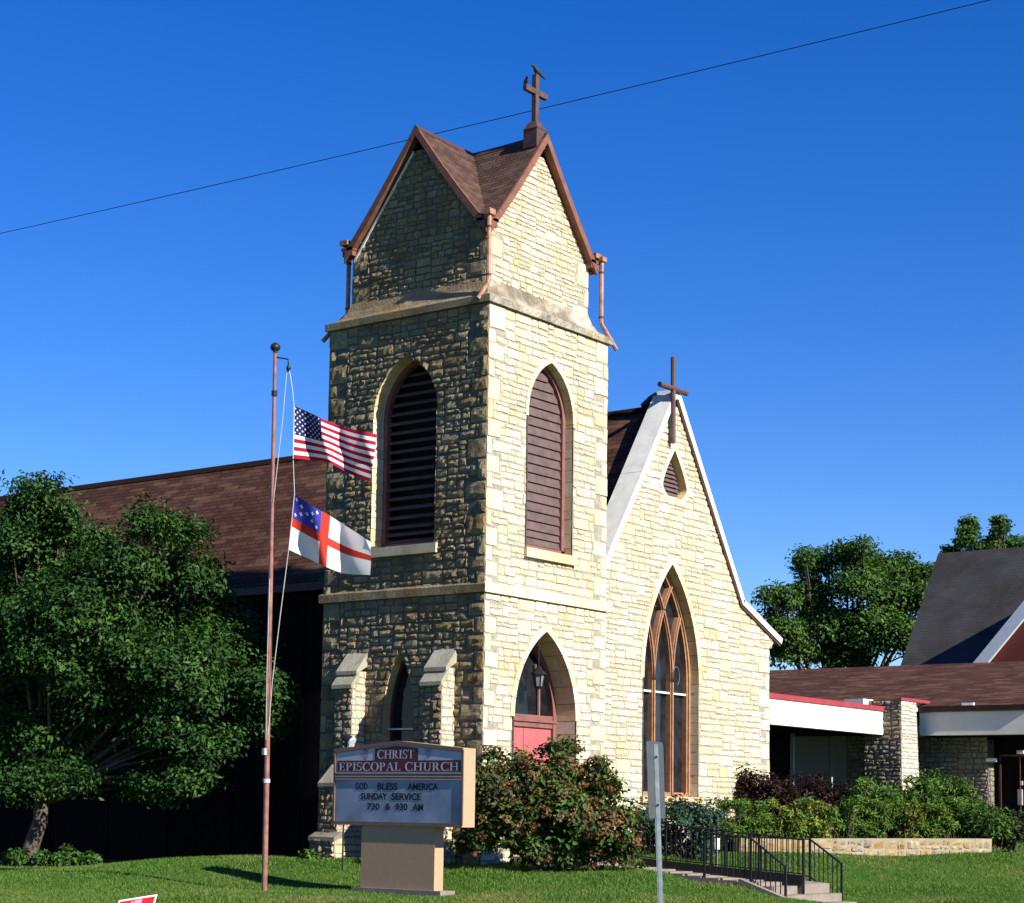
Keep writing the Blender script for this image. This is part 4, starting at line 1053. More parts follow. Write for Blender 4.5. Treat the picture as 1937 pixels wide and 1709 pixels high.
for uc, vc in ((su(692.5), szz(1427.0)), (su(812), szz(1423.5))):
    b = MB(); q = put(.012); w_, h_ = .062, .115
    sh = [(-w_, h_*.75), (-w_*.3, h_*.85), (0, h_), (w_*.3, h_*.85), (w_, h_*.75), (w_, -.01), (w_*.6, -h_*.6), (0, -h_), (-w_*.6, -h_*.6), (-w_, -.01)]
    for k in range(len(sh)):
        p, r_ = sh[k], sh[(k+1) % len(sh)]; i_ = .78
        b.poly([q(uc+p[0], vc+p[1]), q(uc+r_[0], vc+r_[1]), q(uc+r_[0]*i_, vc+r_[1]*i_), q(uc+p[0]*i_, vc+p[1]*i_)])
    b.poly([q(uc-.008, vc-h_*.7), q(uc+.008, vc-h_*.7), q(uc+.008, vc+h_*.7), q(uc-.008, vc+h_*.7)]); q = put(.013); b.poly([q(uc-w_*.7, vc+.02), q(uc+w_*.7, vc+.02), q(uc+w_*.7, vc+.036), q(uc-w_*.7, vc+.036)])
    b.build('shield_emblem', simple('shield_line', (.20, .09, .16), .5, .05), sg_)
b = MB(); b.box((SX-.004, SY0-.045, zb+.065), (SX+.02, SY1+.045, zm0)); b.build('letter_board', MT['letterboard'], sg_)
q = put(.009)
for words, (y0, y1) in (((('GOD', 674, 698), ('BLESS', 716.6, 755.5), ('AMERICA', 774, 831)), (1481, 1494.5)), ((('SUNDAY', 685, 736), ('SERVICE', 744, 799.6)), (1500, 1513.5)), ((('730', 698, 722), ('&', 733, 743), ('930', 752, 775), ('AM', 785, 804)), (1519.5, 1533))):
    for t_, a, c in words:
        b = MB(); font_text(b, t_, q, su(a), su(c), szz(y1), szz(y0)); b.build('board_letters', MT['bluelet'], sg_)
b = MB(); b.box((SX+.02, -.49, -.34), (SX+.27, -2.20, zb)); b.build('pedestal', MT['tan'], sg_)
b = MB(); b.box((SX-.05, -.33, -.75), (SX+.36, -2.40, -.30)); b.build('base_slab', MT['concrete'], sg_)

# ------------------------------------------------------------------ flagpole with two flags
fpb = ond(34.5, 500, 1686); fpt = ond(34.5, 520.5, 668)
fp = thing('flagpole', (fpb.x, fpb.y, fpb.z), 'thin rust brown flagpole with dark ball top on the front lawn', 'flagpole')
b = MB(); foot = fpb+(fpb-fpt).normalized()*.4
def fpp(t): return fpb.lerp(fpt, t)
b.tube([foot, fpp(.22), fpp(.45), fpp(.62), fpp(.62), fpp(.93), fpp(1)], [.052, .049, .045, .041, .037, .034, .030], 12); b.build('pole', MT['pole'], fp)
b = MB(); b.lathe((fpt.x, fpt.y, fpt.z), [(.03, 0), (.045, .02), (.035, .03), (.078, .055), (.095, .10), (.078, .15), (.03, .185), (.004, .195)], 14); b.build('ball_finial', MT['iron'], fp, smooth=True)
b = MB(); p = fpp(.925); b.tube([p-(fpt-fpb).normalized()*.05, p+(fpt-fpb).normalized()*.05], .055, 10); b.build('collar', MT['iron'], fp); b = MB(); p2 = fpp(.205); b.tube([p2-(fpt-fpb).normalized()*.035, p2+(fpt-fpb).normalized()*.035], .066, 10, c=(1, 1, 1)); b.build('collar', MT['rope'], fp)
b = MB(); arm0 = ond(34.5, 522, 676); arm1 = ond(34.45, 545, 680); b.tube([arm0, arm1, ond(34.45, 545.5, 692)], .014, 6); pul = ond(34.45, 545.5, 697); b.tube([pul+Vector((0, 0, .06)), pul, pul-Vector((0, 0, .06))], [.02, .045, .02], 8); b.build('pulley_arm', MT['iron'], fp)
b = MB()
b.tube([ond(34.45, 547, 699), ond(34.35, 553, 735), ond(34.3, 556, 768), ond(34.3, 554.5, 868), ond(34.3, 557, 935), ond(34.3, 546, 1040), ond(34.35, 530, 1165), ond(34.42, 515, 1290), ond(34.46, 507, 1390)], .0075, 5)
b.build('halyard', MT['rope'], fp); b = MB(); b.tube([ond(34.45, 543, 699), ond(34.45, 535, 790), ond(34.45, 526, 870), ond(34.46, 517, 950)], .0065, 5); b.build('halyard', MT['rope'], fp); b = MB(); b.tube([ond(34.45, 510, 1095), ond(34.45, 505, 1270), ond(34.46, 503, 1400)], .0065, 5)
b.build('halyard', MT['rope'], fp)
b = MB(); p = fpp(.255); b.box((p.x-.10, p.y-.03, p.z-.02), (p.x-.03, p.y+.03, p.z+.10)); b.build('cleat', MT['rope'], fp)

def polyat(pts, s):
    s = max(0, min(1, s))*(len(pts)-1); k = min(int(s), len(pts)-2); f = s-k
    P = [pts[max(k-1, 0)], pts[k], pts[k+1], pts[min(k+2, len(pts)-1)]]
    def cr(a, b_, c, d): return b_+.5*f*(c-a+f*(2*a-5*b_+4*c-d+f*(3*(b_-c)+d-a)))
    return cr(*[p[0] for p in P]), cr(*[p[1] for p in P])
def flag(name, top, bot, dep, amp, ph, colour, ns, ntt, label, mats, extra=None, fr_=1.9):
    def S_(s, t):
        a, c = polyat(top, s), polyat(bot, s)
        d = dep+amp*(.25+s)*math.sin(2*math.pi*(fr_*s-.35*t)+ph)+.03*math.sin(9*s+7*t)
        return ond(d, lerp(a[0], c[0], t)+2.0*math.sin(math.pi*t)*math.sin(6*s+ph)*s, lerp(a[1], c[1], t))
    b = MB(); G = [[b.vert(S_(i/ns, j/ntt)) for i in range(ns+1)] for j in range(ntt+1)]
    for j in range(ntt):
        for i in range(ns): b.face((G[j+1][i], G[j+1][i+1], G[j][i+1], G[j][i]), colour((i+.5)/ns, (j+.5)/ntt))
    if extra:
        for (s, t, r_, kind) in extra:
            for off in (-.006, .006):
                n_ = 10 if kind == 'star' else 4; c = []
                if kind == 'star':
                    pts = [((r_ if k % 2 == 0 else r_*.45)*math.sin(math.pi*k/5), (r_ if k % 2 == 0 else r_*.45)*math.cos(math.pi*k/5)) for k in range(10)]
                    polys = [pts]
                else:
                    w_ = r_*.33; polys = [[(-w_, r_), (w_, r_), (w_, -r_), (-w_, -r_)], [(-r_, w_), (-w_, w_), (-w_, -w_), (-r_, -w_)], [(w_, w_), (r_, w_), (r_, -w_), (w_, -w_)]]
                for pl in polys:
                    V = [S_(s+p_[0]*.6, t-p_[1])+fw*off for p_ in pl]
                    b.poly(V, 1)
    o = b.build(name, mats, None, smooth=True)
    return tag(o, label, 'flag')
fab = lambda n, c, tr=.3: leafmat_fixed(n, c, tr)
def leafmat_fixed(n, c, tr):
    m, t, bs = nodes(n); bs.inputs['Base Color'].default_value = (*c, 1); bs.inputs['Roughness'].default_value = .8; bs.inputs['Specular IOR Level'].default_value = .1
    co = coord(t); x = mix(t, tuple(v*.9 for v in c), c, noise(t, 20, 3, .6, co)); t.links.new(x, bs.inputs['Base Color'])
    tr_ = add(t, 'ShaderNodeBsdfTranslucent'); t.links.new(x, tr_.inputs['Color']); ms = add(t, 'ShaderNodeMixShader'); ms.inputs[0].default_value = tr
    t.links.new(bs.outputs[0], ms.inputs[1]); t.links.new(tr_.outputs[0], ms.inputs[2]); t.links.new(ms.outputs[0], t.nodes['Material Output'].inputs[0]); return m
FRED, FWHT, FBLU = fab('flag_crimson', (.36, .012, .04)), fab('flag_white', (.78, .78, .80)), fab('flag_navy', (.016, .022, .11))
FRD2, FBL2 = fab('flag_scarlet', (.55, .045, .028)), fab('flag_blue', (.05, .05, .36))
stars = []
for r_ in range(9):
    for c_ in range(6 if r_ % 2 == 0 else 5): stars.append(((c_+.5+(.5 if r_ % 2 else 0))/6*.39+.004, (r_+.7)/9.4*(7/13), .026, 'star'))
def uscol(s, t):
    if s < .022: return 1
    if s < .40 and t < 7/13: return 2
    return 0 if int(t*13) % 2 == 0 else 1
flag('national_flag', [(556, 768), (590, 783), (620, 797), (665, 812), (713, 822)], [(554, 868), (590, 871), (622, 876), (660, 896), (700, 912)], 34.3, .21, .6, uscol, 60, 52,
     'striped flag with star-covered navy canton flying at half mast', [FRED, FWHT, FBLU], stars)
cr = [(.055, .07), (.125, .135), (.195, .205), (.265, .275), (.335, .345), (.335, .07), (.265, .135), (.125, .275), (.055, .345)]
def epcol(s, t):
    if .40 < s < .52 or .42 < t < .58: return 0
    return 2 if s <= .40 and t <= .42 else 1
flag('church_flag', [(557, 935), (590, 957), (622, 975), (665, 1002), (700, 1025)], [(546, 1040), (585, 1058), (615, 1072), (652, 1085), (700, 1088)], 34.3, .26, 2.2, epcol, 50, 50,
     'white flag with red cross and blue canton on the lower halyard', [FRD2, FWHT, FBL2], [(s, t, .034, 'x') for s, t in cr], 1.5)

# ------------------------------------------------------------------ roadside signs and overhead wire
ss = thing('street_sign', ond(19, 1250, 1709), 'grey back of a roadside sign on a leaning galvanised post', 'road sign')
b = MB(); p0, p1 = ond(19, 1239.5, 1408), ond(19, 1249.5, 1709); dn = (p1-p0).normalized(); p2 = p0+dn*2.9
side = Vector((.50, -.86, 0)).normalized(); nn = Vector((-.86, -.50, 0))
b.obox(p0, p2, .028, .012, nn); b.obox(p0+side*.02-nn*.012, p2+side*.02-nn*.012, .012, .03, nn); b.obox(p0-side*.02-nn*.012, p2-side*.02-nn*.012, .012, .03, nn)
b.build('post', MT['steel'], ss)
b = MB(); cs = ond(19.03, 1243.5, 1476); hu = -dn; hw, hh = .22, .385; sdn = Vector((.90, .16, 0)).normalized()
pts = []
for cx_, cz_ in ((-1, -1), (1, -1), (1, 1), (-1, 1)):
    for k in range(4):
        a = math.pi*1.5+math.pi/2*k/3 if (cx_, cz_) == (1, -1) else (math.pi*0+math.pi/2*k/3 if (cx_, cz_) == (1, 1) else (math.pi/2+math.pi/2*k/3 if (cx_, cz_) == (-1, 1) else math.pi+math.pi/2*k/3))
        pts.append((cx_*(hw-.03)+.03*math.cos(a), cz_*(hh-.03)+.03*math.sin(a)))
nrm_ = sdn.cross(hu).normalized()
if nrm_.dot(fw) < 0: nrm_ = -nrm_
A_ = [cs+sdn*x+hu*z+nrm_*.014 for x, z in pts]; B_ = [p+nrm_*.004 for p in A_]
b.poly(A_); b.poly(B_[::-1])
for k in range(len(A_)): b.poly([A_[k], B_[k], B_[(k+1) % len(A_)], A_[(k+1) % len(A_)]])
b.build('sign_panel', MT['signback'], ss)
for hz in (.24, -.24): c_ = cs+hu*hz-sdn*.04; b = MB(); b.tube([c_-nrm_*.02, c_-nrm_*.034], .012, 6); b.build('bolt', MT['hinge'], ss)
ys = thing('yard_sign', ond(22, 262, 1800), 'tilted small red yard sign with white border at the lawn edge', 'yard sign')
a, c = ond(22, 225, 1703.5), ond(22.15, 298, 1692); dn = (ond(22.0, 215, 1760)-a); dn2 = (ond(22.15, 280, 1752)-c)
b = MB(); P = [a, c, c+dn2, a+dn]; b.poly(P); b.poly([p+fw*.006 for p in P][::-1])
for k in range(4): b.poly([P[k], P[(k+1) % 4], P[(k+1) % 4]+fw*.006, P[k]+fw*.006])
b.build('border_panel', MT['white_paint'], ys)
def yp(u, v, o=-.004): return P[0].lerp(P[1], u).lerp(P[3].lerp(P[2], u), v)+fw*o
b = MB(); b.poly([yp(.035, .05), yp(.955, .05), yp(.955, .95), yp(.035, .95)]); b.build('red_face', simple('red_coroplast', (.40, .012, .03), .5, .06), ys)
b = MB()
for w0, w1, v0, v1 in ((.34, .40, .10, .42), (.43, .62, .08, .30), (.43, .50, .2, .5), (.57, .62, .2, .5), (.3, .72, .6, .68)): b.poly([yp(w0, v0, -.007), yp(w1, v0, -.007), yp(w1, v1, -.007), yp(w0, v1, -.007)])
b.build('faded_mark', simple('pink_print', (.62, .25, .33), .5, .05), ys)
for u in (.25, .75): b = MB(); p = yp(u, .6, .01); b.tube([p, Vector((p.x, p.y, gz(p.x, p.y)-.1))], .005, 5); b.build('wire_stake', MT['steel'], ys)
b = MB(); wl, wr = ond(75, 0, 442), ond(52, 1890, -4); d_ = (wr-wl); pts = []
for k in range(-10, 51):
    t_ = k/40; p = wl+d_*t_; 
    q_ = 1.6*t_*(t_-1)
    pts.append((p.x, p.y, p.z+q_*.25))
b.tube(pts, .014, 5); tag(b.build('overhead_wire', MT['cable']), 'thin black wire crossing the sky behind the tower', 'wire')

# ------------------------------------------------------------------ walkway, ramp, steps and railings
def pathz(y): return lerp(.10, -.16, (-y-2.0)/3.7)
b = MB()
for k in range(12):
    y0, y1 = lerp(-.9, -5.62, k/12), lerp(-.9, -5.62, (k+1)/12)
    b.box((1.10, y0-.006, min(pathz(y0), pathz(y1))-.5), (2.11, y1+.006, pathz((y0+y1)/2)+.012*(k % 2)*.3))
tag(b.build('path', MT['concrete']), kind='structure')
rp_ = thing('entrance_ramp', (2.6, -4, -.1), 'low concrete ramp with dark edge beam leading to the church entrance', 'ramp')
b = MB(); b.obox((2.15, -1.9, .17), (2.15, -6.05, -.09), .07, .17); b.build('edge_beam', MT['iron'], rp_)
b = MB(); b.hexa([(2.19, -6.0, -.7), (3.3, -6.0, -.7), (3.3, -1.0, -.5), (2.19, -1.0, -.5), (2.19, -6.0, -.17), (3.3, -6.0, -.17), (3.3, -1.0, .12), (2.19, -1.0, .12)]); b.build('deck', MT['concrete'], rp_)
st = thing('stone_steps', (2.1, -6.1, -.6), 'pale concrete steps between the two sloping iron handrails', 'steps')
b = MB()
for k in range(4): b.box((1.12, -5.63-.32*k, -1.0), (3.28, -5.95-.32*k, -.20-.15*k-.15*0)) if k else b.box((1.12, -5.63, -1.0), (2.10, -5.95, -.2))
b.build('treads', MT['concrete'], st)
for kx in (1.04,): b = MB(); b.obox((kx, -5.3, -.17), (kx, -7.2, -.80), .14, .22); b.build('cheek_kerb', MT['concrete'], st)
def railing(label, pts, hts, group=None, name='railing', posts=None, sp_=.115, base=None):
    """pts: list of (x,y,z base)"""
    t = thing(name, pts[0], label, 'railing', group)
    P = [Vector(p) for p in pts]; Tp = [p+Vector((0, 0, h)) for p, h in zip(P, hts)]
    b = MB(); 
    for a, c in zip(Tp[:-1], Tp[1:]): b.obox(a, c, .045, .028)
    b.build('top_rail', MT['iron'], t)
    b = MB()
    for a, c in zip(P[:-1], P[1:]): b.obox(a+Vector((0, 0, .08)), c+Vector((0, 0, .08)), .03, .022)
    b.build('bottom_rail', MT['iron'], t)
    b = MB()
    for a, c, e, g in zip(P[:-1], P[1:], Tp[:-1], Tp[1:]):
        n_ = max(1, int((c-a).length/sp_))
        for k in range(1, n_): b.obox(a.lerp(c, k/n_)+Vector((0, 0, .08)), e.lerp(g, k/n_), .015, .015, (1, 0, 0))
    b.build('balusters', MT['iron'], t)
    for i_, (a, e) in enumerate(zip(P, Tp)):
        if posts and i_ not in posts: continue
        b = MB(); b.obox(a-Vector((0, 0, .30)), e+Vector((0, 0, .02)), .04, .04, (1, 0, 0)); b.build('post', MT['iron'], t)
    return t
railing('long black iron railing along the dark ramp edge', [(2.15, -1.9, .20), (2.15, -3.0, .135), (2.15, -4.05, .07), (2.15, -5.1, .0), (2.15, -6.05, -.055)], [.80, .78, .75, .74, .72])
n0, n1 = onx(1.15, 1420, 1586), onx(1.15, 1486, 1640)
railing('black iron handrail on the near side of the steps', [(1.15, n0.y+1.0, pathz(n0.y+1)), (1.15, n0.y, pathz(n0.y)), (1.15, n1.y, n1.z-.86)], [n0.z-pathz(n0.y)+.02, n0.z-pathz(n0.y), .86], 'handrails of the front steps', 'handrail')
f0, f1 = onx(3.30, 1532, 1588), onx(3.30, 1592, 1634)
railing('black iron handrail on the far side of the steps', [(3.30, f0.y+1.9, f0.z-.70), (3.30, f0.y, f0.z-.80), (3.30, f1.y, f1.z-.84)], [.72, .80, .84], 'handrails of the front steps', 'handrail')

# ------------------------------------------------------------------ planter wall
pw = thing('planter_wall', (10.5, -3.5, .2), 'low tan rubble planter wall along the flower bed', 'wall')
ODD_KEEP = ODD[:]; ODD[:] = [(.30, .20, .10), (.22, .19, .16), (.36, .27, .15)]
CREAM[:] = [(.33, .26, .16), (.28, .23, .17), (.40, .34, .23), (.25, .20, .15), (.36, .26, .13), (.30, .27, .21)]
b = MB(); pl = [(7.6, -1.55), (9.2, -2.50), (11.0, -3.85), (12.6, -5.0), (13.2, -5.15), (14.4, -4.2)]; tz = [.60, .61, .64, .66, .66, .66]
for k in range(len(pl)-1):
    a, c = Vector((*pl[k], 0)), Vector((*pl[k+1], 0)); d_ = (c-a).normalized(); n_ = Vector((d_.y, -d_.x, 0)); L_ = (c-a).length
    masonry(b, Frame(a, d_, n_), .05, (tz[k]+tz[k+1])/2-.02, lambda z: 0, lambda z: L_, [], True, False, False, .30, .40, odd=.3)
    b.hexa([a+Vector((0, 0, .3)), c+Vector((0, 0, .3)), c-n_*.28+Vector((0, 0, .3)), a-n_*.28+Vector((0, 0, .3)), a+n_*.02+Vector((0, 0, tz[k])), c+n_*.02+Vector((0, 0, tz[k+1])), c-n_*.28+Vector((0, 0, tz[k+1])), a-n_*.28+Vector((0, 0, tz[k]))], 0, (.33, .29, .21))
b.build('masonry', [MT['stone'], MT['grout']], pw); CREAM[:] = CREAM_KEEP; ODD[:] = ODD_KEEP
b = MB(); b.poly([(7.6, -1.3, .50), (12.9, -4.9, .56), (14.4, -4.0, .60), (20, -1, .80), (20, 1.4, .80), (12.2, 1.4, .62), (12.0, .0, .55), (6.5, 0, .45)]); tag(b.build('bed_soil', simple('dark_soil', (.035, .026, .02), 1, .3, 8, .5)), kind='structure')

# ------------------------------------------------------------------ foliage
def crown(lobes, nclump, nleaf, lsize, cols, seed, spread=.28, up=.55, shell=(.55, 1.02), down=-.35):
    """lobes: (centre Vector, rx, ry, rz); leaves gathered in clumps near each lobe's outside"""
    g = np.random.default_rng(seed); vol = np.array([l[1]*l[2] for l in lobes]); vol = vol/vol.sum(); P = []; N = []; C = []
    for (c, rx, ry, rz), f in zip(lobes, vol):
        n = max(3, int(nclump*f)); d = g.normal(size=(n, 3)); d /= np.linalg.norm(d, axis=1, keepdims=True)
        d[:, 2] = np.where(d[:, 2] < down, -d[:, 2]*.5, d[:, 2])
        r = g.uniform(shell[0], shell[1], n)[:, None]; cc = np.array(c)+d*r*np.array([rx, ry, rz])
        tone = g.uniform(.72, 1.25, n); ci = g.integers(0, len(cols), n)
        k = nleaf; off = np.clip(g.normal(size=(n, k, 3)), -1.6, 1.6)*spread*np.array([1, 1, .75])
        pos = (cc[:, None, :]+off).reshape(-1, 3)
        nn_ = g.normal(size=(n*k, 3))*.5+np.repeat(d, k, 0)*.9+np.array([0, 0, up])
        base = np.array(cols)[ci]*tone[:, None]; cl = np.repeat(base, k, 0)*g.uniform(.8, 1.2, (n*k, 1)); yl = g.random((n*k, 1)) < .04; cl = np.where(yl, cl*np.array([1.9, 1.35, 1.0]), cl)
        P.append(pos); N.append(nn_); C.append(cl)
    P, N, C = np.concatenate(P), np.concatenate(N), np.concatenate(C)
    return P, N, g.uniform(.7, 1.3, len(P))*lsize, np.clip(C, 0, 1)
def limbs(base, lobes, r0, name, parent, seed, fork=.35):
    q = random.Random(seed); b = MB(); ctr = sum((Vector(l[0]) for l in lobes), Vector())/len(lobes)
    zf = lerp(base.z, ctr.z, fork); fk = Vector((lerp(base.x, ctr.x, .15), lerp(base.y, ctr.y, .15), zf))
    b.tube([base-Vector((0, 0, .3)), base+Vector((0, 0, .05)), base.lerp(fk, .3), base.lerp(fk, .65)+Vector((.06, -.04, 0)), fk], [r0*1.7, r0*1.35, r0, r0*.9, r0*.85], 10)
    for c, rx, ry, rz in lobes:
        c = Vector(c); m_ = fk.lerp(c, .5)+Vector((q.uniform(-.3, .3), q.uniform(-.3, .3), q.uniform(0, .4)))
        b.tube([fk-Vector((0, 0, .15)), fk.lerp(m_, .5), m_, c], [r0*.42, r0*.30, r0*.2, r0*.06], 7)
        for _ in range(3):
            e = c+Vector((q.uniform(-1, 1)*rx, q.uniform(-1, 1)*ry, q.uniform(-.3, 1)*rz))*.75
            b.tube([m_.lerp(c, .6), m_.lerp(e, .7), e], [r0*.11, r0*.07, r0*.03], 5)
    return b.build(name, MT['bark'], parent, smooth=True)
def lobes_px(L, d, seed, zs=.95, dd=.8):
    q = random.Random(seed); out = []
    for px, py, r_ in L:
        m_ = r_*d/3600; o = q.uniform(-dd, dd); c = ond(d+o, px, py); out.append((c, m_, m_*1.05, m_*zs))
    return out
GREEN = [(.042, .098, .018), (.055, .12, .022), (.034, .082, .020), (.07, .13, .025)]
MIDG = [(.06, .13, .022), (.075, .15, .026), (.045, .105, .022), (.09, .15, .03)]
DEEP = [(.021, .060, .013), (.028, .078, .015), (.017, .048, .013), (.038, .09, .017)]
def tree(name, base_px, d, L, label, nclump, nleaf, lsize, cols, seed, r0=.2, spread=.28, group=None, dd=.8, front=None):
    bp = ond(d, *base_px); base = Vector((bp.x, bp.y, gz(bp.x, bp.y)))
    t = thing(name, base, label, 'tree', group); lb = lobes_px(L, d, seed, dd=dd)+(lobes_px(front, d-1.3, seed+5, dd=.3) if front else [])
    limbs(base, lb, r0, 'trunk', t, seed)
    P, N, Sz, C = crown(lb, nclump, nleaf, lsize, cols, seed, spread)
    leaf_mesh('crown', P, N, Sz, C, MT['leaf'], t, seed)
    return t
tree('broadleaf_tree', (52, 1632), 43.0, [(72, 932, 42), (70, 975, 44), (35, 985, 40), (112, 985, 38), (198, 1395, 50), (218, 1325, 58), (165, 1350, 44), (25, 1030, 64), (105, 1020, 62), (185, 1035, 42), (285, 1000, 46), (335, 1020, 46), (230, 1085, 70), (55, 1130, 100), (345, 1095, 75), (160, 1170, 95), (290, 1180, 90), (405, 1180, 70), (450, 1240, 62), (60, 1270, 105),
      (180, 1300, 80), (330, 1275, 80), (420, 1320, 72), (490, 1310, 52), (500, 1370, 45), (310, 1380, 80), (400, 1420, 55), (90, 1400, 85), (120, 1450, 55), (330, 1460, 60), (265, 1490, 50), (385, 1480, 42), (30, 1440, 60), (215, 1235, 80), (140, 1230, 80), (60, 1190, 80), (250, 1320, 70), (40, 1340, 80), (100, 1330, 80), (150, 1100, 80), (390, 1250, 70), (300, 1330, 70)],
     'large dense green tree on the left lawn in front of the nave', 2500, 50, .125, DEEP, 11, .19, .22, 'trees on the left lawn', dd=1.5, front=[(255, 1255, 80), (335, 1400, 68), (175, 1195, 80), (385, 1330, 66), (90, 1250, 80), (70, 1490, 48), (140, 1480, 30), (290, 1495, 40), (345, 1480, 44), (20, 1500, 34)])
tree('broadleaf_tree', (-12, 1610), 45.5, [(-60, 1080, 90), (-110, 1180, 120), (-40, 1230, 90), (-90, 1340, 110), (-20, 1380, 70), (-170, 1280, 120)],
     'second green tree cut off by the left edge of the view', 420, 40, .145, DEEP, 12, .17, .24, 'trees on the left lawn')
tree('shade_tree', (1600, 1500), 80.0, [(1478, 1133, 24), (1540, 1078, 32), (1530, 1135, 44), (1612, 1062, 30), (1625, 1115, 50), (1688, 1085, 32), (1733, 1098, 28), (1700, 1145, 46), (1560, 1190, 54), (1645, 1195, 54), (1482, 1200, 34), (1500, 1235, 44), (1590, 1250, 54), (1700, 1215, 48), (1465, 1162, 17), (1752, 1130, 26), (1520, 1055, 14), (1630, 1035, 13), (1660, 1062, 14), (1565, 1052, 13), (1712, 1062, 13), (1755, 1085, 12), (1455, 1130, 12), (1600, 1045, 12)],
     'rounded green tree behind the parish hall roof', 1000, 46, .19, GREEN, 21, .35, .29, 'trees behind the parish hall', dd=1.6)
tree('shade_tree', (1880, 1400), 96.0, [(1832, 992, 13), (1831, 1010, 15), (1828, 1030, 17), (1868, 1048, 20), (1888, 988, 10), (1895, 1000, 13), (1886, 1014, 13), (1876, 1030, 14), (1905, 1040, 24), (1940, 1050, 28), (1922, 1024, 9), (1855, 1070, 42), (1920, 1085, 46), (1806, 1050, 14), (1793, 1046, 8)],
     'treetop with two upright tufts above the grey roof', 460, 42, .20, GREEN, 22, .35, .19, 'trees behind the parish hall', dd=1.2)

def shrub(name, L, d, base, label, nclump, nleaf, lsize, cols, seed, spread=.12, cat='shrub', group=None, dd=.35, flowers=None, up=.5, aspect=.5, stems=12):
    bp = ond(d, *base); z0 = gz(bp.x, bp.y); t = thing(name, (bp.x, bp.y, z0), label, cat, group); lb = lobes_px(L, d, seed, dd=dd)
    P, N, Sz, C = crown(lb, nclump, nleaf, lsize, cols, seed, spread, up, (.35, 1.03), -.6)
    leaf_mesh('foliage', P, N, Sz, C, MT['leaf'], t, seed, aspect)
    if flowers:
        nf, ns_, fs, fc = flowers
        P, N, Sz, C = crown(lb, nf, ns_, fs, fc, seed+50, .055, .3, (.82, 1.08), -.5)
        leaf_mesh('flower_heads', P, N, Sz, C, MT['leaf'], t, seed+1, .8)
    q = random.Random(seed); b = MB()
    for k in range(stems):
        c = Vector(q.choice(lb)[0]); s_ = Vector((bp.x+q.uniform(-.3, .3)*(1+lb[0][1]*.4), bp.y+q.uniform(-.3, .3)*(1+lb[0][1]*.4), z0-.1))
        b.tube([s_, s_.lerp(c, .5)+Vector((q.uniform(-.08, .08), q.uniform(-.08, .08), 0)), c], [.018, .013, .005], 5)
    b.build('stems', MT['bark'], t)
    return t
BR = [(.14, .080, .036), (.17, .10, .045), (.12, .075, .033), (.165, .075, .037), (.14, .11, .048)]
shrub('hydrangea_bush', [(935, 1492, 44), (1000, 1480, 42), (1062, 1475, 46), (1118, 1502, 48), (950, 1555, 62), (1045, 1545, 72), (1130, 1565, 58), (918, 1575, 46), (1000, 1605, 46), (1095, 1612, 46), (1155, 1605, 38), (895, 1600, 30), (1040, 1605, 50), (1172, 1622, 24), (928, 1432, 17), (985, 1440, 16), (1030, 1428, 15), (1060, 1412, 17), (1085, 1420, 14), (1128, 1448, 20), (1152, 1490, 20), (1178, 1545, 24), (1190, 1595, 24), (1200, 1636, 14), (905, 1465, 16), (950, 1455, 18)], 36.4, (1040, 1645),
      'big bush with rust brown flower heads in front of the church door', 620, 24, .13, [(.032, .078, .016), (.045, .10, .02), (.065, .115, .022), (.06, .065, .028)], 31, .12, flowers=(640, 26, .062, BR), dd=.5, stems=26)
shrub('blue_green_shrub', [(1228, 1555, 42), (1285, 1550, 50), (1335, 1555, 42), (1260, 1590, 45), (1320, 1595, 42), (1215, 1595, 32)], 40.6, (1280, 1640),
      'blue green bush behind the black ramp railing', 260, 26, .10, [(.03, .07, .045), (.04, .085, .05), (.025, .055, .038)], 32, .11)
shrub('purple_leaf_shrub', [(1412, 1490, 36), (1400, 1515, 34), (1455, 1505, 45), (1520, 1520, 58), (1580, 1530, 45), (1470, 1545, 45), (1560, 1560, 45), (1610, 1550, 32)], 46.5, (1500, 1590),
      'dark purple leaved shrub at the right corner of the gable', 330, 26, .11, [(.018, .008, .008), (.026, .012, .009), (.013, .007, .008), (.03, .016, .011)], 33, .14)
YG = [(.11, .18, .028), (.16, .21, .035), (.075, .145, .024), (.22, .23, .05)]
LG = [(.08, .165, .025), (.11, .19, .03), (.06, .135, .024), (.13, .19, .034)]
for i_, (px, w_, cols, lab) in enumerate([(1385, 26, LG, 'leafy green perennial beside the white marker'), (1430, 28, LG, 'mid green perennial below the purple shrub'), (1490, 34, YG, 'yellow green perennial clump, brightest in the bed'), (1545, 28, YG, 'yellowish perennial at the right of the brightest clump'), (1590, 26, LG, 'short green perennial left of the tall green shrubs'), (1650, 28, LG, 'bright green perennial below the rounded dark shrub'), (1715, 28, YG, 'pale green perennial below the stone pier'), (1775, 28, LG, 'pale green perennial right of the stone pier'), (1835, 26, LG, 'green perennial at the right end of the planter wall')]):
    q = random.Random(i_); L_ = [(px-w_*.6, 1565, w_*.7), (px+w_*.6, 1562, w_*.7), (px, 1577, w_*.8)]
    L_ += [(px+q.uniform(-1.1, 1.1)*w_, 1560-q.uniform(10, 42), w_*q.uniform(.16, .34)) for _ in range(7)]
    shrub('perennial', L_, 44.2+(px-1385)*.0032 if px < 1600 else 45.5+(px-1600)*.003, (px, 1595), lab, 130, 24, .11, cols, 40+i_, .085, 'plant', 'perennials above the planter wall', .25, aspect=.30, stems=10)
def ragged(L, k):
    q = random.Random(k); o = list(L)
    for x, y, r_ in L:
        for _ in range(3): a = q.uniform(math.pi*1.05, math.pi*1.95); o.append((x+r_*math.cos(a)*1.05, y+r_*math.sin(a)*1.05, r_*q.uniform(.2, .38)))
    return o
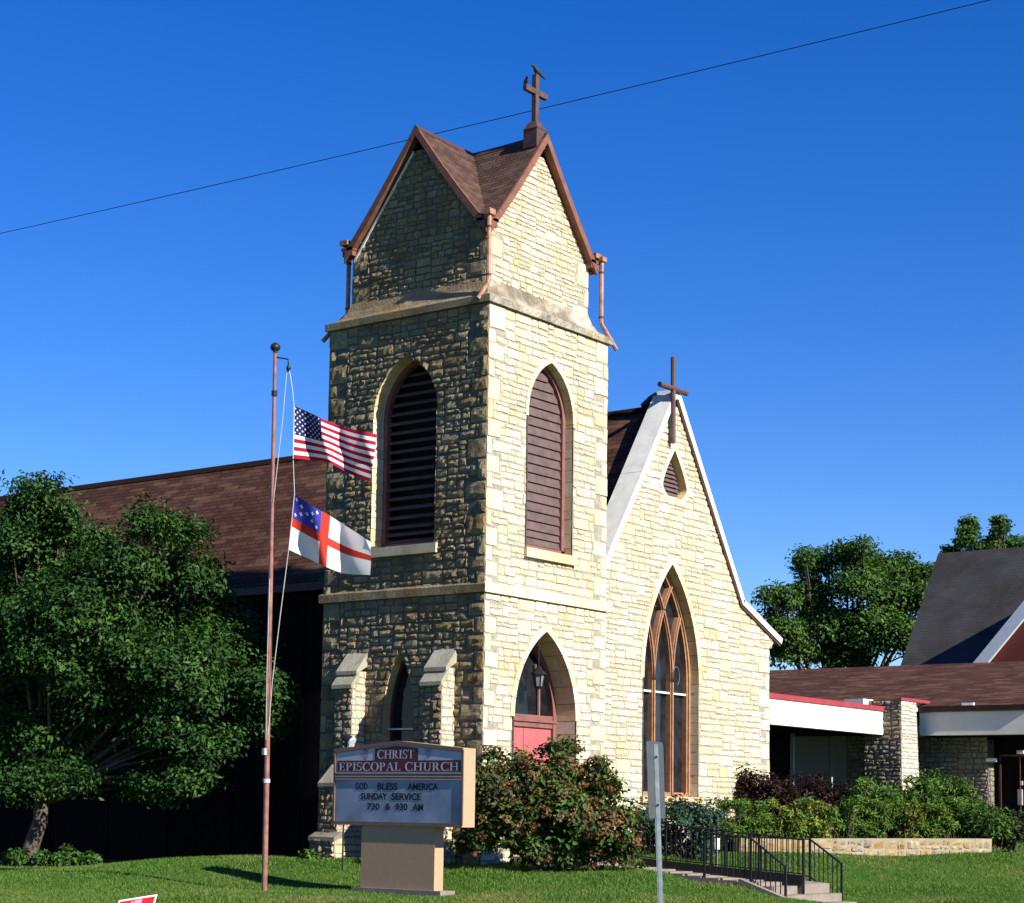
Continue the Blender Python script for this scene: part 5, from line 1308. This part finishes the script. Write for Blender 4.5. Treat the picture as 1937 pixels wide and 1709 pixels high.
for i_, (L, d, px, cols, lab) in enumerate([([(1640, 1530, 42), (1665, 1555, 40), (1625, 1560, 34)], 46.2, 1645, MIDG, 'rounded dark green shrub left of the stone pier'), ([(1690, 1530, 34), (1700, 1550, 40), (1665, 1515, 18)], 46.8, 1695, MIDG, 'dark green shrub standing before the stone pier'),
      ([(1752, 1490, 28), (1745, 1525, 36), (1770, 1555, 38), (1730, 1560, 36)], 46.8, 1750, MIDG, 'tall green shrub right of the stone pier'), ([(1810, 1520, 36), (1830, 1550, 36), (1795, 1560, 30)], 47.2, 1815, MIDG, 'green shrub between the pier and the dark door'), ([(1865, 1555, 28), (1880, 1570, 24), (1850, 1575, 22)], 46.0, 1865, GREEN, 'low green shrub in front of the dark door'), ([(1915, 1575, 26), (1945, 1570, 30), (1900, 1590, 18)], 46.5, 1920, [(.05, .06, .03), (.03, .045, .02)], 'scrubby plant beyond the end of the planter wall')]):
    shrub('green_shrub', ragged(L, i_), d, (px, 1592), lab, 240, 24, .12, cols, 50+i_, .12, 'shrub', 'green shrubs by the parish hall', aspect=.38)
for i_, (px, r_, lab) in enumerate([(30, 20, 'broad leaved weed left of the tree trunk'), (80, 16, 'weed clump just right of the tree trunk'), (128, 24, 'upright leafy weed, tallest by the tree'), (172, 13, 'low weed at the right end of the tree patch')]):
    shrub('weed_clump', [(px-r_*.5, 1632, r_*.6), (px+r_*.4, 1630, r_*.7), (px, 1632-r_*.6, r_*.6)], 42.0, (px, 1645), lab, 40, 20, .12, [(.045, .11, .022), (.06, .13, .03)], 70+i_, .08, 'plant', 'weeds at the foot of the left tree', .2, stems=5)
shrub('weed_clump', [(582, 1622, 10), (600, 1626, 8)], 38.6, (588, 1634), 'small weed at the left buttress foot', 22, 18, .09, [(.06, .13, .03)], 80, .05, 'plant', None, .1, stems=4)
gm = ond(39.6, 1357, 1597); b = MB()
t = thing('garden_marker', (gm.x, gm.y, gz(gm.x, gm.y)), 'small white marker on a stake behind the ramp railing', 'garden marker')
b.obox(gm+Vector((0, 0, -.11)), gm+Vector((0, 0, .12)), .10, .015, (-.8, -.6, 0)); b.build('marker_face', MT['white_paint'], t)
b = MB(); b.tube([gm+Vector((.01, .01, 0)), (gm.x+.01, gm.y+.01, gz(gm.x, gm.y)-.1)], .01, 5); b.build('stake', MT['steel'], t)

# ------------------------------------------------------------------ grass on the lawn
def grass():
    g = np.random.default_rng(3); n = 340000
    d = g.uniform(27, 49, n); la = g.uniform(-.27, .325, n)*d
    x = CAM_LOC.x+d*math.sin(YAW)+la*math.cos(YAW); y = CAM_LOC.y+d*math.cos(YAW)-la*math.sin(YAW)
    k = np.ones(n, bool)
    def cut(x0, x1, y0, y1): 
        nonlocal k; k &= ~((x > x0) & (x < x1) & (y > y0) & (y < y1))
    cut(-.05, 12.2, -.05, 60); cut(-1.2, .1, 3.0, 3.8); cut(-1.2, .1, .6, 1.4); cut(1.0, 3.45, -6.75, .1); cut(-4.3, -3.8, -2.45, -.3); cut(5.2, 40, 4, 60); cut(19, 40, -20, 20)
    k &= ~((y > -1.55-.745*(x-7.6)) & (x > 7.0))           # planting bed
    x, y, d = x[k], y[k], d[k]; n = len(x); z = ground_np(x, y)
    h = g.uniform(.025, .06, n)*(1+.3*np.sin(x*1.7)*np.sin(y*2.1)); w = g.uniform(.007, .013, n); a = g.uniform(0, 6.283, n); ln_ = g.normal(size=(n, 2))*.03
    v = np.empty((n, 3, 3)); v[:, 0] = np.stack([x-w*np.cos(a), y-w*np.sin(a), z-.01], 1); v[:, 1] = np.stack([x+w*np.cos(a), y+w*np.sin(a), z-.01], 1); v[:, 2] = np.stack([x+ln_[:, 0], y+ln_[:, 1], z+h], 1)
    f = np.sin(x*.9+1.3*np.sin(y*.7))*np.sin(y*1.1+.8*np.sin(x*.6))
    dry = np.clip((f-.35)*1.4, 0, 1)+np.clip((37-d)/7, 0, 1)*.6*(.5+.5*np.sin(x*2.3+y*1.1)); dry = np.clip(dry+g.normal(size=n)*.12, 0, 1)[:, None]
    c0 = np.array([.068, .145, .020])*g.uniform(.7, 1.35, (n, 1)); c1 = np.array([.17, .17, .055])*g.uniform(.8, 1.2, (n, 1)); c = c0*(1-dry*.75)+c1*dry*.75
    me = bpy.data.meshes.new('grass'); me.vertices.add(n*3); me.vertices.foreach_set('co', v.astype(np.float32).ravel()); me.loops.add(n*3); me.polygons.add(n)
    me.loops.foreach_set('vertex_index', np.arange(n*3, dtype=np.int32)); me.polygons.foreach_set('loop_start', (np.arange(n)*3).astype(np.int32)); me.materials.append(MT['leaf'])
    at = me.attributes.new('col', 'FLOAT_COLOR', 'POINT'); cc = np.ones((n, 3, 4), np.float32); cc[:, :, :3] = c[:, None, :]; at.data.foreach_set('color', cc.ravel())
    me.update(calc_edges=True); o = bpy.data.objects.new('grass', me); COL.objects.link(o); o['kind'] = 'stuff'
grass()
